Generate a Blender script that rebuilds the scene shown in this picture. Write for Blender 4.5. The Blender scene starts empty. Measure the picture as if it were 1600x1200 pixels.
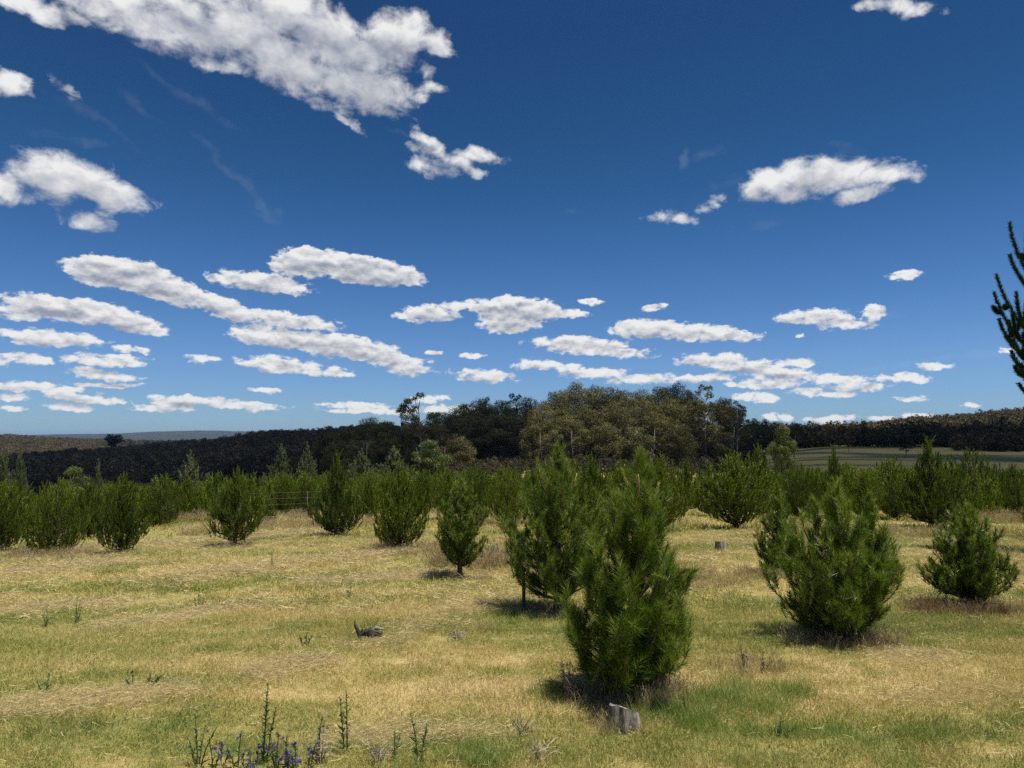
import bpy, math, random
import numpy as np
from mathutils import Vector, Matrix

scene = bpy.context.scene
COL = scene.collection
PI = math.pi

# ------------------------------------------------------------------ camera
F_PX = 1164.0            # focal length in pixels of a 1600 px wide frame
HOR = 685.0              # pixel row of the true horizon
PITCH = math.atan((HOR - 600.0) / F_PX)
EYE = 1.7
cam_data = bpy.data.cameras.new('camera')
cam = bpy.data.objects.new('camera', cam_data)
COL.objects.link(cam)
cam.location = (0, 0, EYE)
cam.rotation_euler = (PI / 2 + PITCH, 0, 0)
cam_data.sensor_width = 36.0
cam_data.lens = F_PX / 1600.0 * 36.0
cam_data.clip_start = 0.1
cam_data.clip_end = 60000
scene.camera = cam

# ------------------------------------------------------------------ render settings
scene.render.engine = 'CYCLES'
cy = scene.cycles
cy.max_bounces = 6
cy.diffuse_bounces = 3
cy.glossy_bounces = 1
cy.transmission_bounces = 3
cy.volume_bounces = 0
cy.transparent_max_bounces = 8
cy.use_denoising = False
try:
    cy.denoiser = 'OPENIMAGEDENOISE'
    cy.denoising_input_passes = 'RGB_ALBEDO_NORMAL'
except Exception:
    pass
cy.sample_clamp_indirect = 6
cy.use_adaptive_sampling = True
cy.adaptive_threshold = 0.008
cy.caustics_reflective = False
cy.caustics_refractive = False
scene.view_settings.view_transform = 'Standard'
scene.view_settings.look = 'None'
scene.view_settings.gamma = 1
scene.view_settings.exposure = 0.6
scene.view_settings.use_curve_mapping = False

# ------------------------------------------------------------------ sun
SUN_EL = math.radians(73)
SUN_AZ = math.radians(104)       # clockwise from +Y (view direction); sun stands to the right, a little behind
sun_dir = Vector((math.sin(SUN_AZ) * math.cos(SUN_EL), math.cos(SUN_AZ) * math.cos(SUN_EL), math.sin(SUN_EL)))
sun_data = bpy.data.lights.new('sun', 'SUN')
sun_data.energy = 4.65
sun_data.angle = math.radians(0.5)
sun_data.color = (1.0, 0.95, 0.85)
sun = bpy.data.objects.new('sun', sun_data)
COL.objects.link(sun)
sun.rotation_euler = sun_dir.to_track_quat('Z', 'Y').to_euler()
sun.location = (30, 0, 60)


def pix_dir(px, py):
    """unit world direction of a pixel of the 1600x1200 frame"""
    c = Vector(((px - 800) / F_PX, (600 - py) / F_PX, -1))
    v = cam.rotation_euler.to_matrix() @ c
    return v.normalized()


# ------------------------------------------------------------------ world: sky and clouds
# cloud lobes: pixel centre, half width, half height, tilt (degrees, positive = falls to the right)
HIGH = [
 (50,8,95,24,6),(180,15,120,42,10),(300,40,120,58,14),(400,70,110,52,22),(310,85,36,20,10),(450,30,170,50,6),
 (520,70,150,66,14),(620,60,85,46,-4),(560,130,95,48,10),(470,110,60,36,30),(655,150,42,15,-8),(680,72,36,22,14),
 (545,186,30,9,30),
 (18,130,36,23,5),(100,138,26,11,55),
 (105,278,92,42,4),(15,292,56,26,0),(168,305,70,32,14),(130,345,44,17,4),(205,322,38,19,10),
 (700,250,60,17,12),(670,228,44,16,45),(735,243,55,13,6),(678,264,40,15,8),(755,268,20,9,5),
 (1285,272,105,34,3),(1195,288,48,28,-8),(1375,270,70,22,8),(1235,304,60,16,0),(1340,305,45,15,-4),(1420,268,24,9,10),
 (1045,340,40,12,6),(1112,320,26,13,-8),(1405,8,58,18,14),
]
LOW = [
 (180,425,90,27,0),(250,448,92,24,16),(350,480,82,17,18),(450,500,90,14,6),
 (110,484,120,21,4),(200,502,64,18,12),(40,488,52,14,-4),
 (405,440,80,17,3),(455,452,38,11,4),(480,410,60,25,-6),(570,422,92,25,6),(630,432,38,15,8),
 (80,528,88,15,0),(38,560,48,11,2),(160,563,72,11,0),(165,585,62,9,5),(205,547,36,7,2),
 (440,528,90,17,4),(530,540,110,19,6),(600,555,70,14,12),(635,578,46,11,4),(620,565,52,10,0),
 (440,570,74,13,2),(500,580,60,8,4),
 (60,606,88,9,3),(130,622,74,8,4),(20,618,30,6,0),(110,637,38,5,3),(20,637,18,4,0),
 (310,626,84,9,2),(260,636,56,8,0),(385,634,66,8,3),(420,610,30,4,0),
 (560,634,62,7,2),(600,642,90,4,0),(672,624,32,7,0),(700,640,50,6,0),
 (668,490,54,14,-2),(712,479,22,10,0),(805,482,84,20,3),(800,503,56,19,-3),(880,490,44,8,3),
 (905,538,84,14,3),(950,550,80,9,3),(1010,514,66,17,0),(1100,520,80,15,3),(1155,525,34,10,10),
 (755,587,54,11,4),(840,571,44,9,-2),(888,574,26,8,4),
 (930,583,60,9,0),(1010,592,70,10,0),(1090,590,60,8,0),
 (1110,562,58,12,0),(1160,572,66,10,3),(1215,584,64,13,3),(1240,568,36,6,0),(1165,600,28,5,0),(1200,600,60,6,0),
 (1262,612,36,7,2),(1310,592,62,10,2),(1340,605,50,6,2),(1415,592,40,6,3),(1300,617,40,4,0),(1120,588,20,6,0),
 (1165,620,22,5,0),(1192,621,22,6,0),(1205,652,14,5,0),(1225,652,18,7,4),
 (1270,494,62,12,0),(1320,505,50,11,3),(1364,488,21,12,0),(1416,429,28,6,0),(1460,570,30,5,0),
 (1018,481,22,7,-4),(925,472,20,4,0),(1578,545,20,4,0),(1425,623,24,4,0),(1518,632,16,4,0),(1440,651,34,5,0),
 (1300,656,44,5,0),(1380,655,30,4,0),(1250,522,8,3,0),(315,562,26,5,0),
 (678,552,12,3,0),(740,556,18,3,0),(560,560,20,3,0),(170,600,60,3,0),
 (-120,470,110,26,0),(-90,560,120,20,0),(-160,300,90,36,0),(1720,480,80,20,0),(1750,590,120,14,0),(1800,300,110,30,0),
]
FAINT = [
 (160,190,90,9,24),(120,215,60,8,4),(370,270,70,6,38),(300,150,90,8,24),(420,320,50,5,50),(1070,245,9,22,10),(1112,238,26,9,-10),(1140,285,30,9,0),
 (1330,232,34,7,20),(1205,350,30,6,0),(1420,566,130,4,-6),(1560,548,70,6,-4),(430,340,30,4,30),
 (620,200,40,7,20),(230,165,40,6,30),(900,330,14,4,0),(1390,490,26,5,0),(840,560,30,3,0),
]


def az_el(px, py):
    d = pix_dir(px, py)
    return math.atan2(d.x, d.y), math.asin(d.z)


world = bpy.data.worlds.new('World')
scene.world = world
world.use_nodes = True
wt = world.node_tree
wt.nodes.clear()
WN, WL = wt.nodes, wt.links


class NT:
    """tiny helper round a node tree"""
    def __init__(s, t): s.t = t
    def n(s, kind, **kw):
        nd = s.t.nodes.new(kind)
        for k, v in kw.items(): setattr(nd, k, v)
        return nd
    def link(s, a, b): s.t.links.new(a, b)
    def put(s, sock, v):
        if isinstance(v, bpy.types.NodeSocket): s.t.links.new(v, sock)
        elif v is not None: sock.default_value = v
    def m(s, op, a, b=None, c=None, clamp=False):
        nd = s.n('ShaderNodeMath', operation=op, use_clamp=clamp)
        s.put(nd.inputs[0], a); s.put(nd.inputs[1], b)
        if c is not None: s.put(nd.inputs[2], c)
        return nd.outputs[0]
    def v(s, op, a, b=None, scale=None):
        nd = s.n('ShaderNodeVectorMath', operation=op)
        s.put(nd.inputs[0], a)
        if b is not None: s.put(nd.inputs[1], b)
        if scale is not None: s.put(nd.inputs['Scale'], scale)
        return nd.outputs['Value'] if op in ('LENGTH', 'DOT_PRODUCT') else nd.outputs[0]
    def mix(s, f, a, b):
        nd = s.n('ShaderNodeMix', data_type='RGBA')
        s.put(nd.inputs[0], f); s.put(nd.inputs[6], a); s.put(nd.inputs[7], b)
        return nd.outputs[2]
    def noise(s, vec, scale, detail=4, rough=0.55, dist=0, dim='3D', color=False):
        nd = s.n('ShaderNodeTexNoise', noise_dimensions=dim)
        s.put(nd.inputs['Vector'], vec)
        nd.inputs['Scale'].default_value = scale
        nd.inputs['Detail'].default_value = detail
        nd.inputs['Roughness'].default_value = rough
        nd.inputs['Distortion'].default_value = dist
        return nd.outputs['Color'] if color else nd.outputs[0]
    def rng(s, x, a, b, c=0.0, d=1.0, smooth=True):
        nd = s.n('ShaderNodeMapRange', interpolation_type='SMOOTHSTEP' if smooth else 'LINEAR')
        s.put(nd.inputs[0], x); s.put(nd.inputs[1], a); s.put(nd.inputs[2], b)
        s.put(nd.inputs[3], c); s.put(nd.inputs[4], d)
        return nd.outputs[0]
    def map(s, vec, loc=(0, 0, 0), rot=(0, 0, 0), scale=(1, 1, 1), kind='POINT'):
        nd = s.n('ShaderNodeMapping', vector_type=kind)
        s.put(nd.inputs[0], vec)
        nd.inputs['Location'].default_value = loc
        nd.inputs['Rotation'].default_value = rot
        nd.inputs['Scale'].default_value = scale
        return nd.outputs[0]
    def xyz(s, a, b, c):
        nd = s.n('ShaderNodeCombineXYZ')
        s.put(nd.inputs[0], a); s.put(nd.inputs[1], b); s.put(nd.inputs[2], c)
        return nd.outputs[0]


W = NT(wt)
tc = W.n('ShaderNodeTexCoord')
sep = W.n('ShaderNodeSeparateXYZ')
W.link(tc.outputs['Generated'], sep.inputs[0])
az_s = W.m('ARCTAN2', sep.outputs[0], sep.outputs[1])
el_s = W.m('ARCSINE', sep.outputs[2])
P = W.xyz(az_s, el_s, 0.0)

sky = W.n('ShaderNodeTexSky', sky_type='NISHITA')
sky.sun_disc = False
sky.sun_elevation = SUN_EL
sky.sun_rotation = SUN_AZ
sky.altitude = 900
sky.air_density = 1.0
sky.dust_density = 0.35
sky.ozone_density = 2.2
SKY_STRENGTH = 0.0667


def lobes(vec, items, grow=1.0):
    """smallest elliptical radius over all lobes at this direction, each lobe a quadratic form in (azimuth, elevation)"""
    sp = W.n('ShaderNodeSeparateXYZ'); W.link(vec, sp.inputs[0])
    X, Y = sp.outputs[0], sp.outputs[1]
    lin = W.xyz(X, Y, 1.0)
    quad = W.xyz(W.m('MULTIPLY', X, X), W.m('MULTIPLY', Y, Y), W.m('MULTIPLY', X, Y))
    out = None
    for (cx, cyy, hw, hh, rot) in items:
        if hh < 7: hh *= 1.45; hw *= 1.12
        a0, e0 = az_el(cx, cyy)
        a1, _ = az_el(cx + hw, cyy)
        a2, _ = az_el(cx - hw, cyy)
        _, e1 = az_el(cx, cyy - hh)
        sx, sy = (a1 - a2) / 2 * grow, (e1 - e0) * grow
        c, s_ = math.cos(-math.radians(rot)), math.sin(-math.radians(rot))
        w = min(1.0, max(0.42, hh / 26.0))
        A = (c * c / sx ** 2 + s_ * s_ / sy ** 2) * w
        C = (s_ * s_ / sx ** 2 + c * c / sy ** 2) * w
        B = 2 * c * s_ * (1 / sx ** 2 - 1 / sy ** 2) * w
        D = -2 * A * a0 - B * e0
        E = -2 * C * e0 - B * a0
        F = A * a0 * a0 + B * a0 * e0 + C * e0 * e0 - w
        q = W.m('ADD', W.v('DOT_PRODUCT', quad, (A, C, B)), W.v('DOT_PRODUCT', lin, (D, E, F)))
        out = q if out is None else W.m('MINIMUM', out, q)
    return W.m('MULTIPLY', out, -1.0) if out is not None else -9.0


def inside(items, px0, px1):
    return [i for i in items if i[0] + i[2] * 1.6 > px0 and i[0] - i[2] * 1.6 < px1]


def cloud_band(items, faint, high):
    if high:
        sc, amp, up, aniso = 11.0, 0.060, 0.022, 1.35
    else:
        sc, amp, up, aniso = 26.0, 0.020, 0.0085, 1.75
    Pn = W.map(P, scale=(1, aniso, 1))
    wa = W.v('SUBTRACT', W.noise(Pn, sc * 1.3, 7, 0.6, color=True), (0.5, 0.5, 0.5))
    Pw = W.v('ADD', P, W.v('MULTIPLY', wa, (amp * 1.2, amp * 0.7, 0)))
    fb = W.noise(Pn, sc * 2.4, 9, 0.61, dist=0.3)
    base = lobes(Pw, items)
    dens = W.m('ADD', base, W.m('MULTIPLY', W.m('SUBTRACT', fb, 0.5), 2.6 if high else 1.6))
    alpha = W.rng(dens, -0.12 if high else -0.05, 0.85 if high else 0.30)
    # density a little way up, towards the sun: what shades this point
    Pu = W.v('ADD', Pw, (0.0, up, 0.0))
    big = [i for i in items if i[3] >= (8 if not high else 12)]
    r2 = lobes(Pu, big)
    upn = W.v('ADD', Pn, (0.0, up * 0.7 * aniso, 0.0))
    s1 = W.noise(Pn, sc * 1.5, 6, 0.55)
    s2 = W.noise(upn, sc * 1.5, 6, 0.55)
    d2 = W.m('ADD', r2, W.m('MULTIPLY', W.m('SUBTRACT', s2, 0.5), 1.1))
    shade = W.rng(d2, -0.45, 0.95)
    relief = W.m('ADD', W.m('MULTIPLY', W.m('SUBTRACT', s1, s2), 1.2), W.m('MULTIPLY', W.m('SUBTRACT', fb, 0.5), 0.3))
    lum = W.m('ADD', W.m('SUBTRACT', 0.93, W.m('MULTIPLY', shade, 0.44 if high else 0.46)), relief)
    lum = W.m('MAXIMUM', W.m('MINIMUM', lum, 0.95), 0.30)
    ccol = W.mix(W.rng(lum, 0.3, 0.9, smooth=False), (0.20, 0.222, 0.275, 1), (0.575, 0.575, 0.57, 1))
    thin = W.m('MULTIPLY', alpha, 0.98)
    if faint:
        rf = lobes(W.v('ADD', Pw, (0.004, 0.002, 0.0)), faint)
        df = W.m('ADD', rf, W.m('MULTIPLY', W.m('SUBTRACT', fb, 0.5), 2.2))
        af = W.m('MULTIPLY', W.rng(df, -0.2, 1.3), 0.07)
        thin = W.m('MAXIMUM', thin, af)
    bgc = W.n('ShaderNodeBackground')
    W.put(bgc.inputs[0], ccol); bgc.inputs[1].default_value = 1.0
    return thin, bgc.outputs[0]


def skybg():
    """clear sky, a shade deeper high up as through a phone camera"""
    bg = W.n('ShaderNodeBackground')
    r = W.n('ShaderNodeValToRGB'); e = r.color_ramp.elements
    stops = [(0.0, (.47, .68, 1.0)), (.12, (.46, .67, 1.0)), (.17, (.46, .665, .985)), (.30, (.345, .585, .87)), (.40, (.275, .515, .79)), (.54, (.185, .43, .65)),
             (.66, (.155, .38, .58)), (.86, (.133, .325, .525))]
    while len(e) < len(stops): e.new(0.5)
    for k_, (p_, c_) in enumerate(stops): e[k_].position = p_; e[k_].color = (*c_, 1)
    W.put(r.inputs[0], W.m('DIVIDE', el_s, 0.6))
    tint = r.outputs[0]
    mul = W.n('ShaderNodeMix', data_type='RGBA', blend_type='MULTIPLY')
    mul.inputs[0].default_value = 1
    W.put(mul.inputs[6], sky.outputs[0]); W.put(mul.inputs[7], tint)
    W.put(bg.inputs[0], mul.outputs[2])
    bg.inputs[1].default_value = SKY_STRENGTH
    return bg.outputs[0]


SK = skybg()


def mixsh(f, a, b):
    nd = W.n('ShaderNodeMixShader')
    W.put(nd.inputs[0], f); W.link(a, nd.inputs[1]); W.link(b, nd.inputs[2])
    return nd.outputs[0]


def half(items, faint, high, pxsplit):
    outs = []
    for a, b in ((-9999, pxsplit), (pxsplit, 9999)):
        th, c = cloud_band(inside(items, a, b), inside(faint, a, b), high)
        outs.append(mixsh(th, SK, c))
    azs = az_el(pxsplit, 500)[0]
    return mixsh(W.m('GREATER_THAN', az_s, azs), outs[0], outs[1])


hi = half(HIGH, [f for f in FAINT if f[1] < 375], True, 900)
lo = half(LOW, [f for f in FAINT if f[1] > 300], False, 690)
_d = pix_dir(800, 374)
wsh = mixsh(W.m('LESS_THAN', W.m('SUBTRACT', sep.outputs[2], W.m('MULTIPLY', sep.outputs[1], _d.z / _d.y)), 0.0), hi, lo)
wsh = mixsh(W.m('LESS_THAN', el_s, -0.01), wsh, SK)
wo = W.n('ShaderNodeOutputWorld')
W.link(wsh, wo.inputs[0])
world.cycles.sampling_method = 'MANUAL'
world.cycles.sample_map_resolution = 512

# ------------------------------------------------------------------ mesh helpers


def make_mesh(name, V, T, mats, midx=None, tone=None, smooth=False):
    """V (n,3), T (m,3) triangles"""
    V = np.asarray(V, dtype=np.float32).reshape(-1, 3)
    T = np.asarray(T, dtype=np.int32).reshape(-1, 3)
    me = bpy.data.meshes.new(name)
    me.vertices.add(len(V)); me.vertices.foreach_set('co', V.ravel())
    me.loops.add(T.size); me.loops.foreach_set('vertex_index', T.ravel())
    me.polygons.add(len(T))
    me.polygons.foreach_set('loop_start', np.arange(0, T.size, 3, dtype=np.int32))
    if not isinstance(mats, (list, tuple)): mats = [mats]
    for m in mats: me.materials.append(m)
    if midx is not None: me.polygons.foreach_set('material_index', np.asarray(midx, dtype=np.int32))
    me.polygons.foreach_set('use_smooth', np.full(len(T), bool(smooth)))
    if tone is not None:
        at = me.attributes.new('tone', 'FLOAT', 'POINT')
        at.data.foreach_set('value', np.asarray(tone, dtype=np.float32))
    me.update(calc_edges=True)
    me.validate()
    return me


class Bag:
    """collects triangles with a tone per vertex and a material per face"""
    def __init__(s): s.V, s.T, s.M, s.C, s.n = [], [], [], [], 0
    def add(s, V, T, mi=0, tone=0.5):
        V = np.asarray(V, float).reshape(-1, 3); T = np.asarray(T, int).reshape(-1, 3)
        s.V.append(V); s.T.append(T + s.n); s.n += len(V)
        s.M.append(np.full(len(T), mi)); s.C.append(np.broadcast_to(np.asarray(tone, float), (len(V),)).copy())
    def mesh(s, name, mats, smooth=False):
        if not s.V: return make_mesh(name, np.zeros((0, 3)), np.zeros((0, 3)), mats)
        return make_mesh(name, np.concatenate(s.V), np.concatenate(s.T), mats, np.concatenate(s.M), np.concatenate(s.C), smooth)


def obj(name, me, parent=None, loc=(0, 0, 0), rz=0, sc=(1, 1, 1), **props):
    o = bpy.data.objects.new(name, me)
    COL.objects.link(o)
    if parent is not None: o.parent = parent
    o.location = loc; o.rotation_euler = (0, 0, rz); o.scale = sc
    for k, v in props.items():
        if v: o[k] = v
    return o


def thing(name, label, cat, loc, rz=0, sc=(1, 1, 1), group=None):
    return obj(name, None, None, loc, rz, sc, label=label, category=cat, group=group)


def tube(path, rad, sides=7, cap=True, wob=0.0, rg=None):
    path = np.asarray(path, float); n = len(path)
    rad = np.broadcast_to(np.asarray(rad, float), (n,))
    tg = np.gradient(path, axis=0); tg /= np.linalg.norm(tg, axis=1)[:, None] + 1e-9
    ref = np.array([0, 0, 1.0]) if abs(tg[:, 2]).mean() < 0.9 else np.array([1.0, 0, 0])
    a = np.cross(tg, ref); a /= np.linalg.norm(a, axis=1)[:, None] + 1e-9
    b = np.cross(tg, a)
    th = np.arange(sides) / sides * 2 * PI
    rr = rad[:, None] * np.ones((n, sides))
    if wob and rg is not None: rr = rr * (1 + wob * (rg.random((n, sides)) - 0.5))
    V = path[:, None] + rr[..., None] * (np.cos(th)[None, :, None] * a[:, None] + np.sin(th)[None, :, None] * b[:, None])
    V = V.reshape(-1, 3); T = []
    for i in range(n - 1):
        for j in range(sides):
            p, q = i * sides + j, i * sides + (j + 1) % sides
            T += [(p, q, q + sides), (p, q + sides, p + sides)]
    if cap:
        V = np.vstack([V, path[-1] + tg[-1] * rad[-1] * 0.3]); k = len(V) - 1; o = (n - 1) * sides
        T += [(o + j, o + (j + 1) % sides, k) for j in range(sides)]
    return V, np.array(T)


def unit(a): return a / (np.linalg.norm(a, axis=-1, keepdims=True) + 1e-9)


def needles(Pb, D, L, Wd, rg):
    """one thin triangle per needle"""
    n = len(Pb)
    side = unit(np.cross(D, rg.normal(size=(n, 3)))) * (Wd * 0.5)
    if np.ndim(L): L = L[:, None]
    V = np.empty((n, 3, 3)); V[:, 0] = Pb - side; V[:, 1] = Pb + side; V[:, 2] = Pb + D * L
    return V.reshape(-1, 3), np.arange(3 * n).reshape(-1, 3)


def blades(Pb, D, L, Wd, bend, rg):
    """curved grass blades: 5 vertices, 3 triangles"""
    n = len(Pb)
    side = unit(np.cross(D, rg.normal(size=(n, 3)) * [1, 1, 0.2])) * (np.broadcast_to(Wd, (n,))[:, None] * 0.5)
    L = L[:, None]
    mid = Pb + D * L * 0.55
    tip = mid + unit(D + bend) * L * 0.5
    V = np.empty((n, 5, 3))
    V[:, 0] = Pb - side; V[:, 1] = Pb + side; V[:, 2] = mid + side * 0.75; V[:, 3] = mid - side * 0.75; V[:, 4] = tip
    t = np.array([(0, 1, 2), (0, 2, 3), (3, 2, 4)])
    T = (np.arange(n)[:, None, None] * 5 + t[None]).reshape(-1, 3)
    return V.reshape(-1, 3), T

# ------------------------------------------------------------------ materials


def new_mat(name):
    m = bpy.data.materials.new(name); m.use_nodes = True
    m.node_tree.nodes.clear()
    return m, NT(m.node_tree)


def ramp(N, x, stops):
    r = N.n('ShaderNodeValToRGB')
    e = r.color_ramp.elements
    while len(e) < len(stops): e.new(0.5)
    for k, (p, c) in enumerate(stops):
        e[k].position = p; e[k].color = (*c, 1)
    N.put(r.inputs[0], x)
    return r.outputs[0]


def leaf_mat(name, stops, trans=0.25, rough=0.5, spec=0.35, rand=0.25, noise_scale=None, namp=0.35, tcol=1.3):
    """diffuse and translucent leaf; the tone attribute runs through the colour stops"""
    m, N = new_mat(name)
    at = N.n('ShaderNodeAttribute', attribute_name='tone')
    oi = N.n('ShaderNodeObjectInfo')
    x = N.m('ADD', at.outputs['Fac'], N.m('MULTIPLY', N.m('SUBTRACT', oi.outputs['Random'], 0.5), rand))
    if noise_scale:
        g = N.n('ShaderNodeNewGeometry')
        x = N.m('ADD', x, N.m('MULTIPLY', N.m('SUBTRACT', N.noise(g.outputs['Position'], noise_scale, 3), 0.5), namp))
    c = ramp(N, x, stops)
    p = N.n('ShaderNodeBsdfPrincipled')
    N.put(p.inputs['Base Color'], c)
    p.inputs['Roughness'].default_value = rough
    p.inputs['Specular IOR Level'].default_value = spec
    t = N.n('ShaderNodeBsdfTranslucent')
    tcn = N.n('ShaderNodeMix', data_type='RGBA', blend_type='MULTIPLY'); tcn.inputs[0].default_value = 1
    N.put(tcn.inputs[6], c); tcn.inputs[7].default_value = (tcol, tcol, tcol * 0.6, 1)
    N.put(t.inputs[0], tcn.outputs[2])
    mx = N.n('ShaderNodeMixShader'); mx.inputs[0].default_value = trans
    N.link(p.outputs[0], mx.inputs[1]); N.link(t.outputs[0], mx.inputs[2])
    o = N.n('ShaderNodeOutputMaterial'); N.link(mx.outputs[0], o.inputs[0])
    return m


def solid_mat(name, c1, c2, scale=8, rough=0.85, bump=0.3, stretch=(1, 1, 1), detail=6, bdist=0.02):
    m, N = new_mat(name)
    t = N.n('ShaderNodeTexCoord')
    v = N.map(t.outputs['Object'], scale=stretch)
    nz = N.noise(v, scale, detail, 0.65)
    c = N.mix(N.rng(nz, 0.32, 0.68), (*c1, 1), (*c2, 1))
    p = N.n('ShaderNodeBsdfPrincipled')
    N.put(p.inputs['Base Color'], c); p.inputs['Roughness'].default_value = rough
    p.inputs['Specular IOR Level'].default_value = 0.2
    b = N.n('ShaderNodeBump'); b.inputs['Strength'].default_value = bump; b.inputs['Distance'].default_value = bdist
    N.put(b.inputs['Height'], nz); N.link(b.outputs[0], p.inputs['Normal'])
    o = N.n('ShaderNodeOutputMaterial'); N.link(p.outputs[0], o.inputs[0])
    return m


def field_tone(N):
    """how green (1) or straw (0) the meadow is here; shared by soil and grass, follows the mowing lines"""
    g = N.n('ShaderNodeNewGeometry')
    pos = g.outputs['Position']
    v1 = N.map(pos, rot=(0, 0, -math.radians(31)), scale=(0.16, 0.80, 0.01))
    a = N.noise(v1, 1.0, 4, 0.55, 0.3)
    v2 = N.map(pos, rot=(0, 0, -math.radians(31)), scale=(0.40, 2.6, 0.01))
    b = N.noise(v2, 1.0, 4, 0.6, 0.4)
    c = N.noise(N.map(pos, scale=(1, 1, 0.01)), 0.13, 2, 0.5)
    d = N.noise(N.map(pos, scale=(1, 1, 0.01)), 2.8, 4, 0.6)
    x = N.m('ADD', N.m('MULTIPLY', a, 0.40), N.m('MULTIPLY', b, 0.28))
    x = N.m('ADD', x, N.m('MULTIPLY', c, 0.22))
    x = N.m('ADD', x, N.m('MULTIPLY', d, 0.22))
    return x, pos


def grass_mat(name, stops, shift=0.0, trans=0.3, amp=4.2):
    m, N = new_mat(name)
    x, pos = field_tone(N)
    at = N.n('ShaderNodeAttribute', attribute_name='tone')
    x = N.m('ADD', N.m('MULTIPLY', N.m('SUBTRACT', x, 0.56), amp), 0.5 + shift)
    x = N.m('ADD', x, N.m('MULTIPLY', N.m('SUBTRACT', at.outputs['Fac'], 0.5), 0.75))
    c = ramp(N, x, stops)
    p = N.n('ShaderNodeBsdfPrincipled'); N.put(p.inputs['Base Color'], c)
    p.inputs['Roughness'].default_value = 0.55; p.inputs['Specular IOR Level'].default_value = 0.3
    t = N.n('ShaderNodeBsdfTranslucent'); N.put(t.inputs[0], c)
    mx = N.n('ShaderNodeMixShader'); mx.inputs[0].default_value = trans
    N.link(p.outputs[0], mx.inputs[1]); N.link(t.outputs[0], mx.inputs[2])
    o = N.n('ShaderNodeOutputMaterial'); N.link(mx.outputs[0], o.inputs[0])
    return m


GRASS_STOPS = [(0.0, (0.64, 0.52, 0.26)), (0.3, (0.52, 0.44, 0.165)), (0.52, (0.40, 0.375, 0.110)), (0.75, (0.27, 0.305, 0.07)), (1.0, (0.14, 0.20, 0.04))]
M_grass = grass_mat('dry_meadow_grass', GRASS_STOPS)
M_straw = grass_mat('cut_straw', [(0, (0.74, 0.63, 0.37)), (0.6, (0.66, 0.55, 0.29)), (1, (0.50, 0.43, 0.20))], amp=0.8)
M_lush = leaf_mat('lush_grass', [(0, (0.13, 0.20, 0.04)), (0.5, (0.23, 0.31, 0.08)), (1, (0.40, 0.43, 0.16))], 0.35, rand=0.5)
M_tall = leaf_mat('tall_dry_grass', [(0, (0.20, 0.145, 0.08)), (0.45, (0.42, 0.33, 0.18)), (1, (0.60, 0.50, 0.30))], 0.25, rand=0.5, tcol=1.0)
M_rust = leaf_mat('rusty_dead_grass', [(0, (0.09, 0.045, 0.025)), (0.5, (0.19, 0.095, 0.05)), (1, (0.30, 0.20, 0.11))], 0.2, rand=0.4, tcol=1.0)
M_pine = leaf_mat('pine_needles', [(0, (0.022, 0.050, 0.005)), (0.35, (0.070, 0.125, 0.009)), (0.7, (0.145, 0.210, 0.018)), (1, (0.28, 0.31, 0.06))], 0.28, 0.45, 0.40, rand=0.12)
M_pine_mid = leaf_mat('pine_needles_plantation', [(0, (0.028, 0.055, 0.004)), (0.4, (0.088, 0.138, 0.008)), (0.8, (0.165, 0.222, 0.016)), (1, (0.24, 0.28, 0.04))], 0.26, 0.5, 0.25, rand=0.45)
M_pine_grey = leaf_mat('pine_needles_grey_green', [(0, (0.045, 0.07, 0.03)), (0.5, (0.10, 0.14, 0.065)), (1, (0.18, 0.22, 0.11))], 0.25, rand=0.3)
M_pine_dark = leaf_mat('pine_needles_dark', [(0, (0.010, 0.030, 0.013)), (0.5, (0.022, 0.055, 0.020)), (1, (0.045, 0.085, 0.03))], 0.2, rand=0.1)
M_bark = solid_mat('pine_bark', (0.045, 0.032, 0.022), (0.12, 0.09, 0.065), 14, stretch=(1, 1, 0.4), bump=0.6)
M_twig = solid_mat('pine_twig', (0.10, 0.075, 0.04), (0.20, 0.16, 0.09), 20)
M_gum_bark = solid_mat('gum_bark', (0.20, 0.17, 0.14), (0.40, 0.36, 0.31), 1.2, stretch=(1, 1, 0.25), bdist=0.1)
M_gum = leaf_mat('gum_leaves', [(0, (0.055, 0.050, 0.018)), (0.4, (0.105, 0.094, 0.034)), (0.75, (0.150, 0.134, 0.050)), (1, (0.20, 0.18, 0.078))], 0.16, 0.7, 0.12, rand=0.3, noise_scale=0.25, namp=0.5, tcol=1.0)
M_gum_dark = leaf_mat('gum_leaves_dark', [(0, (0.022, 0.018, 0.008)), (0.5, (0.052, 0.043, 0.018)), (1, (0.105, 0.088, 0.040))], 0.12, 0.6, 0.2, rand=0.5, noise_scale=0.03, namp=0.9, tcol=1.0)
M_gum_lit = leaf_mat('gum_leaves_lit', [(0, (0.05, 0.040, 0.018)), (0.5, (0.105, 0.083, 0.038)), (1, (0.17, 0.138, 0.07))], 0.12, 0.7, 0.12, rand=0.6, noise_scale=0.03, namp=0.5, tcol=1.0)  # lighter copy of the dark gum leaves, sunlit look put into the colour
M_gum_green = leaf_mat('wattle_leaves', [(0, (0.035, 0.055, 0.012)), (0.5, (0.085, 0.12, 0.025)), (1, (0.20, 0.22, 0.06))], 0.22, 0.55, 0.3, rand=0.3)
M_deadwood = solid_mat('dead_wood', (0.045, 0.037, 0.03), (0.36, 0.32, 0.27), 30, stretch=(1, 1, 0.18), bump=0.9, bdist=0.01)
M_char = solid_mat('charred_wood', (0.015, 0.012, 0.010), (0.10, 0.085, 0.07), 18, stretch=(1, 1, 0.4), bump=0.7, bdist=0.01)
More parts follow.
